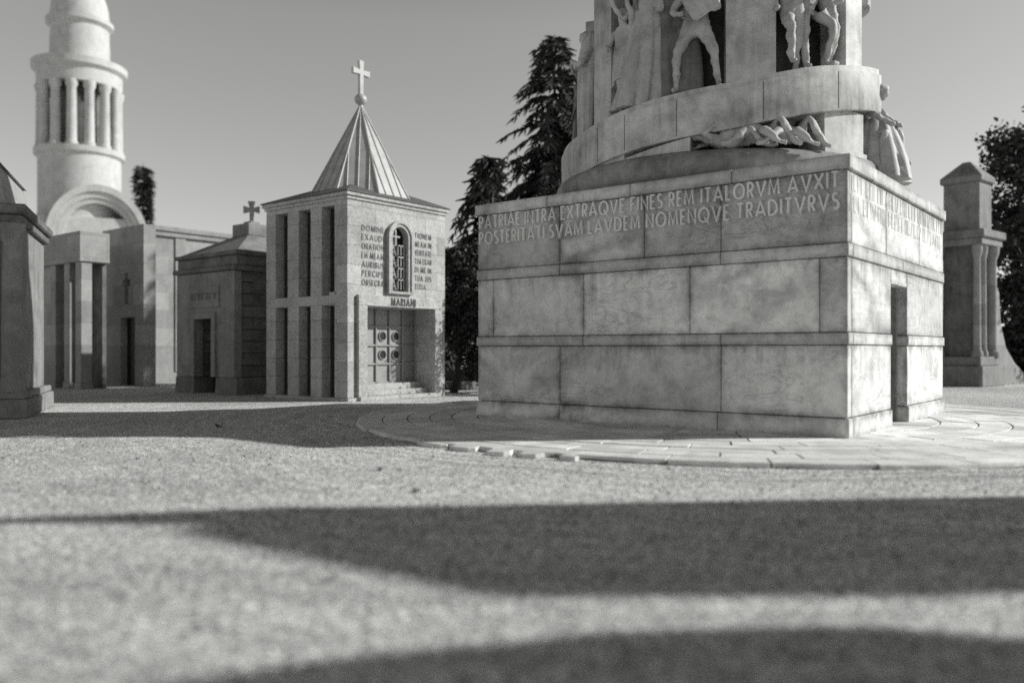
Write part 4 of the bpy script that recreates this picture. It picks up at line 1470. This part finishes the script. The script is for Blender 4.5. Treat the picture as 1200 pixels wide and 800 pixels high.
def broadleaf(name, loc, lobes, label, seed, n=9000, leaf=.16, trunk=((0, 0, 0), (0, 0, 2.5)), tr_r=.2, limbs=6, cat="tree"):
    rr = random.Random(seed)
    e = empty(name, loc, 0, label, cat)
    mb = MB()
    tp = [Vector(p) for p in trunk]
    mb.tube(tp, [tr_r * (1 - .5 * i / (len(tp) - 1)) for i in range(len(tp))], 9)
    for c, r_ in lobes[:limbs]:
        c = Vector(c)
        mid = tp[-1].lerp(c, .5) + Vector((rr.uniform(-.2, .2), rr.uniform(-.2, .2), .1))
        mb.tube([tp[-1] - Vector((0, 0, .1)), mid, c], [tr_r * .45, tr_r * .3, tr_r * .1], 6)
    cr = MB()
    tot = sum(r_ ** 2 for _, r_ in lobes)
    for c, r_ in lobes:
        c = Vector(c)
        # twig clumps inside the lobe
        cl = []
        for _ in range(max(6, int(26 * r_))):
            v = Vector((rr.gauss(0, 1), rr.gauss(0, 1), rr.gauss(0, .85))).normalized() * r_ * rr.uniform(.45, 1.1)
            cl.append((c + v, rr.uniform(.12, .3) * r_ + .08, rr.uniform(.55, 1.5)))
        for _ in range(int(n * r_ ** 2 / tot)):
            p0, cr_, tone = rr.choice(cl)
            p = p0 + Vector((rr.gauss(0, 1), rr.gauss(0, 1), rr.gauss(0, .8))) * cr_ * .6
            u = Vector((rr.uniform(-1, 1), rr.uniform(-1, 1), rr.uniform(-.7, .7))).normalized()
            v = u.cross(Vector((rr.uniform(-1, 1), rr.uniform(-1, 1), rr.uniform(-1, 1)))).normalized()
            s = leaf * rr.uniform(.6, 1.3)
            cr.add([p - u * s * .5, p + v * s * .28, p + u * s * .5, p - v * s * .28], [[0, 1, 2, 3]], tone * rr.uniform(.7, 1.3))
    mb.build("trunk", BARK, e, 50)
    cr.build("crown", LEAF, e, fix=False)
    return e


conifer("fir_tree", (2.0, 39.5, 0), 16.4, 5.0, "tall dark fir rising behind the round drum of the monument", 5, zlow=2.5, droop=.42, dens=1.15, blade=.42, power=.6)
conifer("cedar_tree", (-1.5, 36.0, 0), 9.9, 3.6, "smaller drooping conifer just behind the left corner of the monument", 12, zlow=3.0, droop=.75, dens=.7, blade=.42, power=.8, lean=(-.5, 0))
broadleaf("yew_tree", (-1.75, 31.5, 0), [((.35, 0, 3.2), 1.1), ((-.3, .3, 4.2), 1.15), ((.5, .2, 4.8), .95), ((.6, 0, 2.1), .9), ((-.7, .3, 3.3), .8), ((.9, .3, 3.8), 1.0), ((1.1, .2, 1.2), .8), ((-.75, .4, 5.0), .6), ((.45, .2, 1.1), .7)],
          "dense dark yew with a leaning trunk between chapel and monument", 3, 30000, .17, ((-.45, 0, 0), (-.25, 0, .6), (-.3, 0, 1.1), (.1, 0, 1.9)), .17, 7)
broadleaf("laurel_bush", (.5, 29.95, 0), [((0, 0, 1.6), 1.1), ((-.3, 0, 2.8), .9), ((.3, 0, 3.5), .8), ((-.2, 0, 4.2), .6), ((.1, 0, .8), .9)],
          "dark laurel bush behind the left corner of the monument", 13, 5000, .15, ((0, 0, 0), (0, 0, 1.2)), .1, 5, "bush")
conifer("cypress_tree", (-39.5, 90, 0), 21.6, 1.5, "small dark conifer beside the domed tower", 21, zlow=3, droop=.1, dens=1.2, blade=.6, power=1.0)
broadleaf("oak_tree", (26.3, 42.0, 0), [((0, 0, 9), 2.6), ((-1.4, -.5, 6.6), 2.1), ((1.6, 0, 7.2), 2.6), ((.6, .5, 11.6), 2.0), ((-1.2, 0, 11.0), 1.6), ((2.6, 0, 4.0), 2.2), ((0, 0, 4.2), 1.8), ((4, 0, 9), 2.6), ((.8, 0, 1.9), 1.6), ((3.8, .3, 1.8), 1.9)],
          "dark broad leafed tree at the right edge behind the turreted tomb", 31, 26000, .3, ((0, 0, 0), (.1, 0, 2.2), (0, 0, 4.5)), .34, 9)
conifer("spruce_tree", (29.5, 46.0, 0), 15.5, 4.0, "dark spruce at the far right edge", 37, zlow=.8, droop=.3, blade=.6)
broadleaf("hedge", (23.0, 47.0, 0), [((x * 1.3, random.uniform(-.2, .2), .9 + random.uniform(-.1, .25)), 1.15) for x in range(-6, 9)],
          "low dark hedge along the far side of the square", 41, 16000, .2, ((0, 0, 0), (0, 0, .6)), .05, 15, "hedge")
broadleaf("hedge", (2.0, 52.0, 0), [((x * 1.4, random.uniform(-.3, .3), 1.2 + random.uniform(-.2, .5)), 1.3) for x in range(-4, 5)],
          "dark hedge behind the fir and the laurel bush", 43, 9000, .24, ((0, 0, 0), (0, 0, .6)), .05, 9, "hedge")

# ------------------------------------------------------------------ tombs outside the picture on the right, whose shadows cross the gravel
OT = empty("bell_turret_tomb", (15.0, 8.1, 0), 0, "tall tomb with a corner bell turret whose shadow crosses the gravel", "tomb")
mb = MB()
mb.box(-1.5, -1.45, 0, 1.5, 1.05, 7.4, .03); mb.box(-1.65, -1.6, 0, 1.65, 1.2, .5, .03)
mb.build("wall", GREY_TOMB, OT)
mb = MB()
mb.add([(-1.6, -1.5, 7.4), (1.6, -1.5, 7.4), (1.6, 1.1, 7.4), (-1.6, 1.1, 7.4), (-.9, .7, 9.3), (.9, .7, 9.3), (-.9, 1.1, 9.3), (.9, 1.1, 9.3)],
       [[0, 1, 5, 4], [1, 2, 7, 5], [2, 3, 6, 7], [3, 0, 4, 6], [3, 2, 1, 0], [4, 5, 7, 6]])
mb.build("roof", ROOF_DARK, OT)
mb = MB()
mb.box(-.6, 1.06, 0, .6, 1.85, 9.0, .03)
frustum(mb, -.65, 1.0, .65, 1.9, 9.0, 11.2, .42)
mb.build("bell_turret", GREY_TOMB, OT)
mb = MB(); mb.box(-1.55, -.5, .5, -1.502, .5, 2.7, .01); mb.build("door", DARK_METAL, OT)

DT = empty("domed_tomb", (9.6, 3.5, 0), 0, "round domed tomb whose curved shadow falls across the near gravel", "tomb")
mb = MB()
mb.lathe([(1.95, 0), (1.95, .4), (1.8, .45), (1.75, 4.1), (2.05, 4.25), (2.05, 4.75), (1.85, 4.8)], 0, 0, 40)
mb.build("wall", GREY_TOMB, DT, 30)
mb = MB()
mb.lathe([(1.95 * math.cos(R(90) * i / 12), 4.78 + 1.7 * math.sin(R(90) * i / 12)) for i in range(13)], 0, 0, 40)
mb.build("dome", ROOF_SHEET, DT, 40)
mb = MB(); mb.box(-1.86, -.5, .45, -1.7, .5, 2.6, .01); mb.build("door", DARK_METAL, DT)

# ------------------------------------------------------------------ fallen leaves
LITTER = plain("leaf_litter", 0.07, .4, 20, .8)
mb = MB()
rl = random.Random(19)
for _ in range(260):
    k = rl.random()
    if k < .45:
        a = R(rl.uniform(-170, -70)); q = 8.52 + abs(rl.gauss(.05, .35)); x, y = PCN.x + q * math.cos(a), PCN.y + q * math.sin(a)
    elif k < .7:
        t = rl.uniform(-.3, 5); x, y = -5.1 + CT * t - ST * -.25, 26.05 + ST * t + CT * -abs(rl.gauss(.2, .5))
    else:
        y = 4 + 18 * rl.random() ** 1.2; x = rl.uniform(-.6, .6) * y
        if (x - 4.9) ** 2 + (y - 20) ** 2 < 73: continue
    sz = rl.uniform(.012, .032); a = rl.uniform(0, 6.28)
    u = Vector((math.cos(a), math.sin(a), rl.uniform(-.2, .3))) * sz; v = Vector((-math.sin(a), math.cos(a), rl.uniform(-.3, .3))) * sz * .55
    p = Vector((x, y, .02))
    mb.add([p - u, p + v + Vector((0, 0, .006)), p + u, p - v + Vector((0, 0, .006))], [[0, 1, 2], [0, 2, 3]])
tag(mb.build("leaves", LITTER, fix=False), "tiny dry leaves and twigs strewn along the paving edge", kind="stuff")
LEAFDRY = plain("dry_leaf", 0.09, .3, 20, .7)
for x_, y_, s_, lab in ((-1.06, 9.45, .10, "upright curled dry leaf on the gravel at the shadow's edge"), (-1.76, 11.2, .07, "small dry leaf on the sunlit gravel before the broken paving"),
                        (-6.05, 17.4, .16, "dark fallen leaf lying in the monument's long shadow")):
    mb = MB()
    for sg in (-1, 1):
        for i in range(6):
            t0, t1 = i / 6, (i + 1) / 6
            w0, w1 = s_ * .55 * math.sin(math.pi * t0 ** .7), s_ * .55 * math.sin(math.pi * t1 ** .7)
            mb.quad((0, (t0 - .5) * s_ * 1.3, .015 + .02 * t0), (0, (t1 - .5) * s_ * 1.3, .015 + .02 * t1), (sg * w1, (t1 - .5) * s_ * 1.3, .02 + w1 * .9), (sg * w0, (t0 - .5) * s_ * 1.3, .02 + w0 * .9))
    o = mb.build("fallen_leaf", LEAFDRY)
    so = o.modifiers.new("thick", 'SOLIDIFY'); so.thickness = .002
    o.location = (x_, y_, -.012)
    o.rotation_euler = (R(12), 0, random.uniform(0, 6))
    tag(o, lab, "leaf", "fallen leaves")
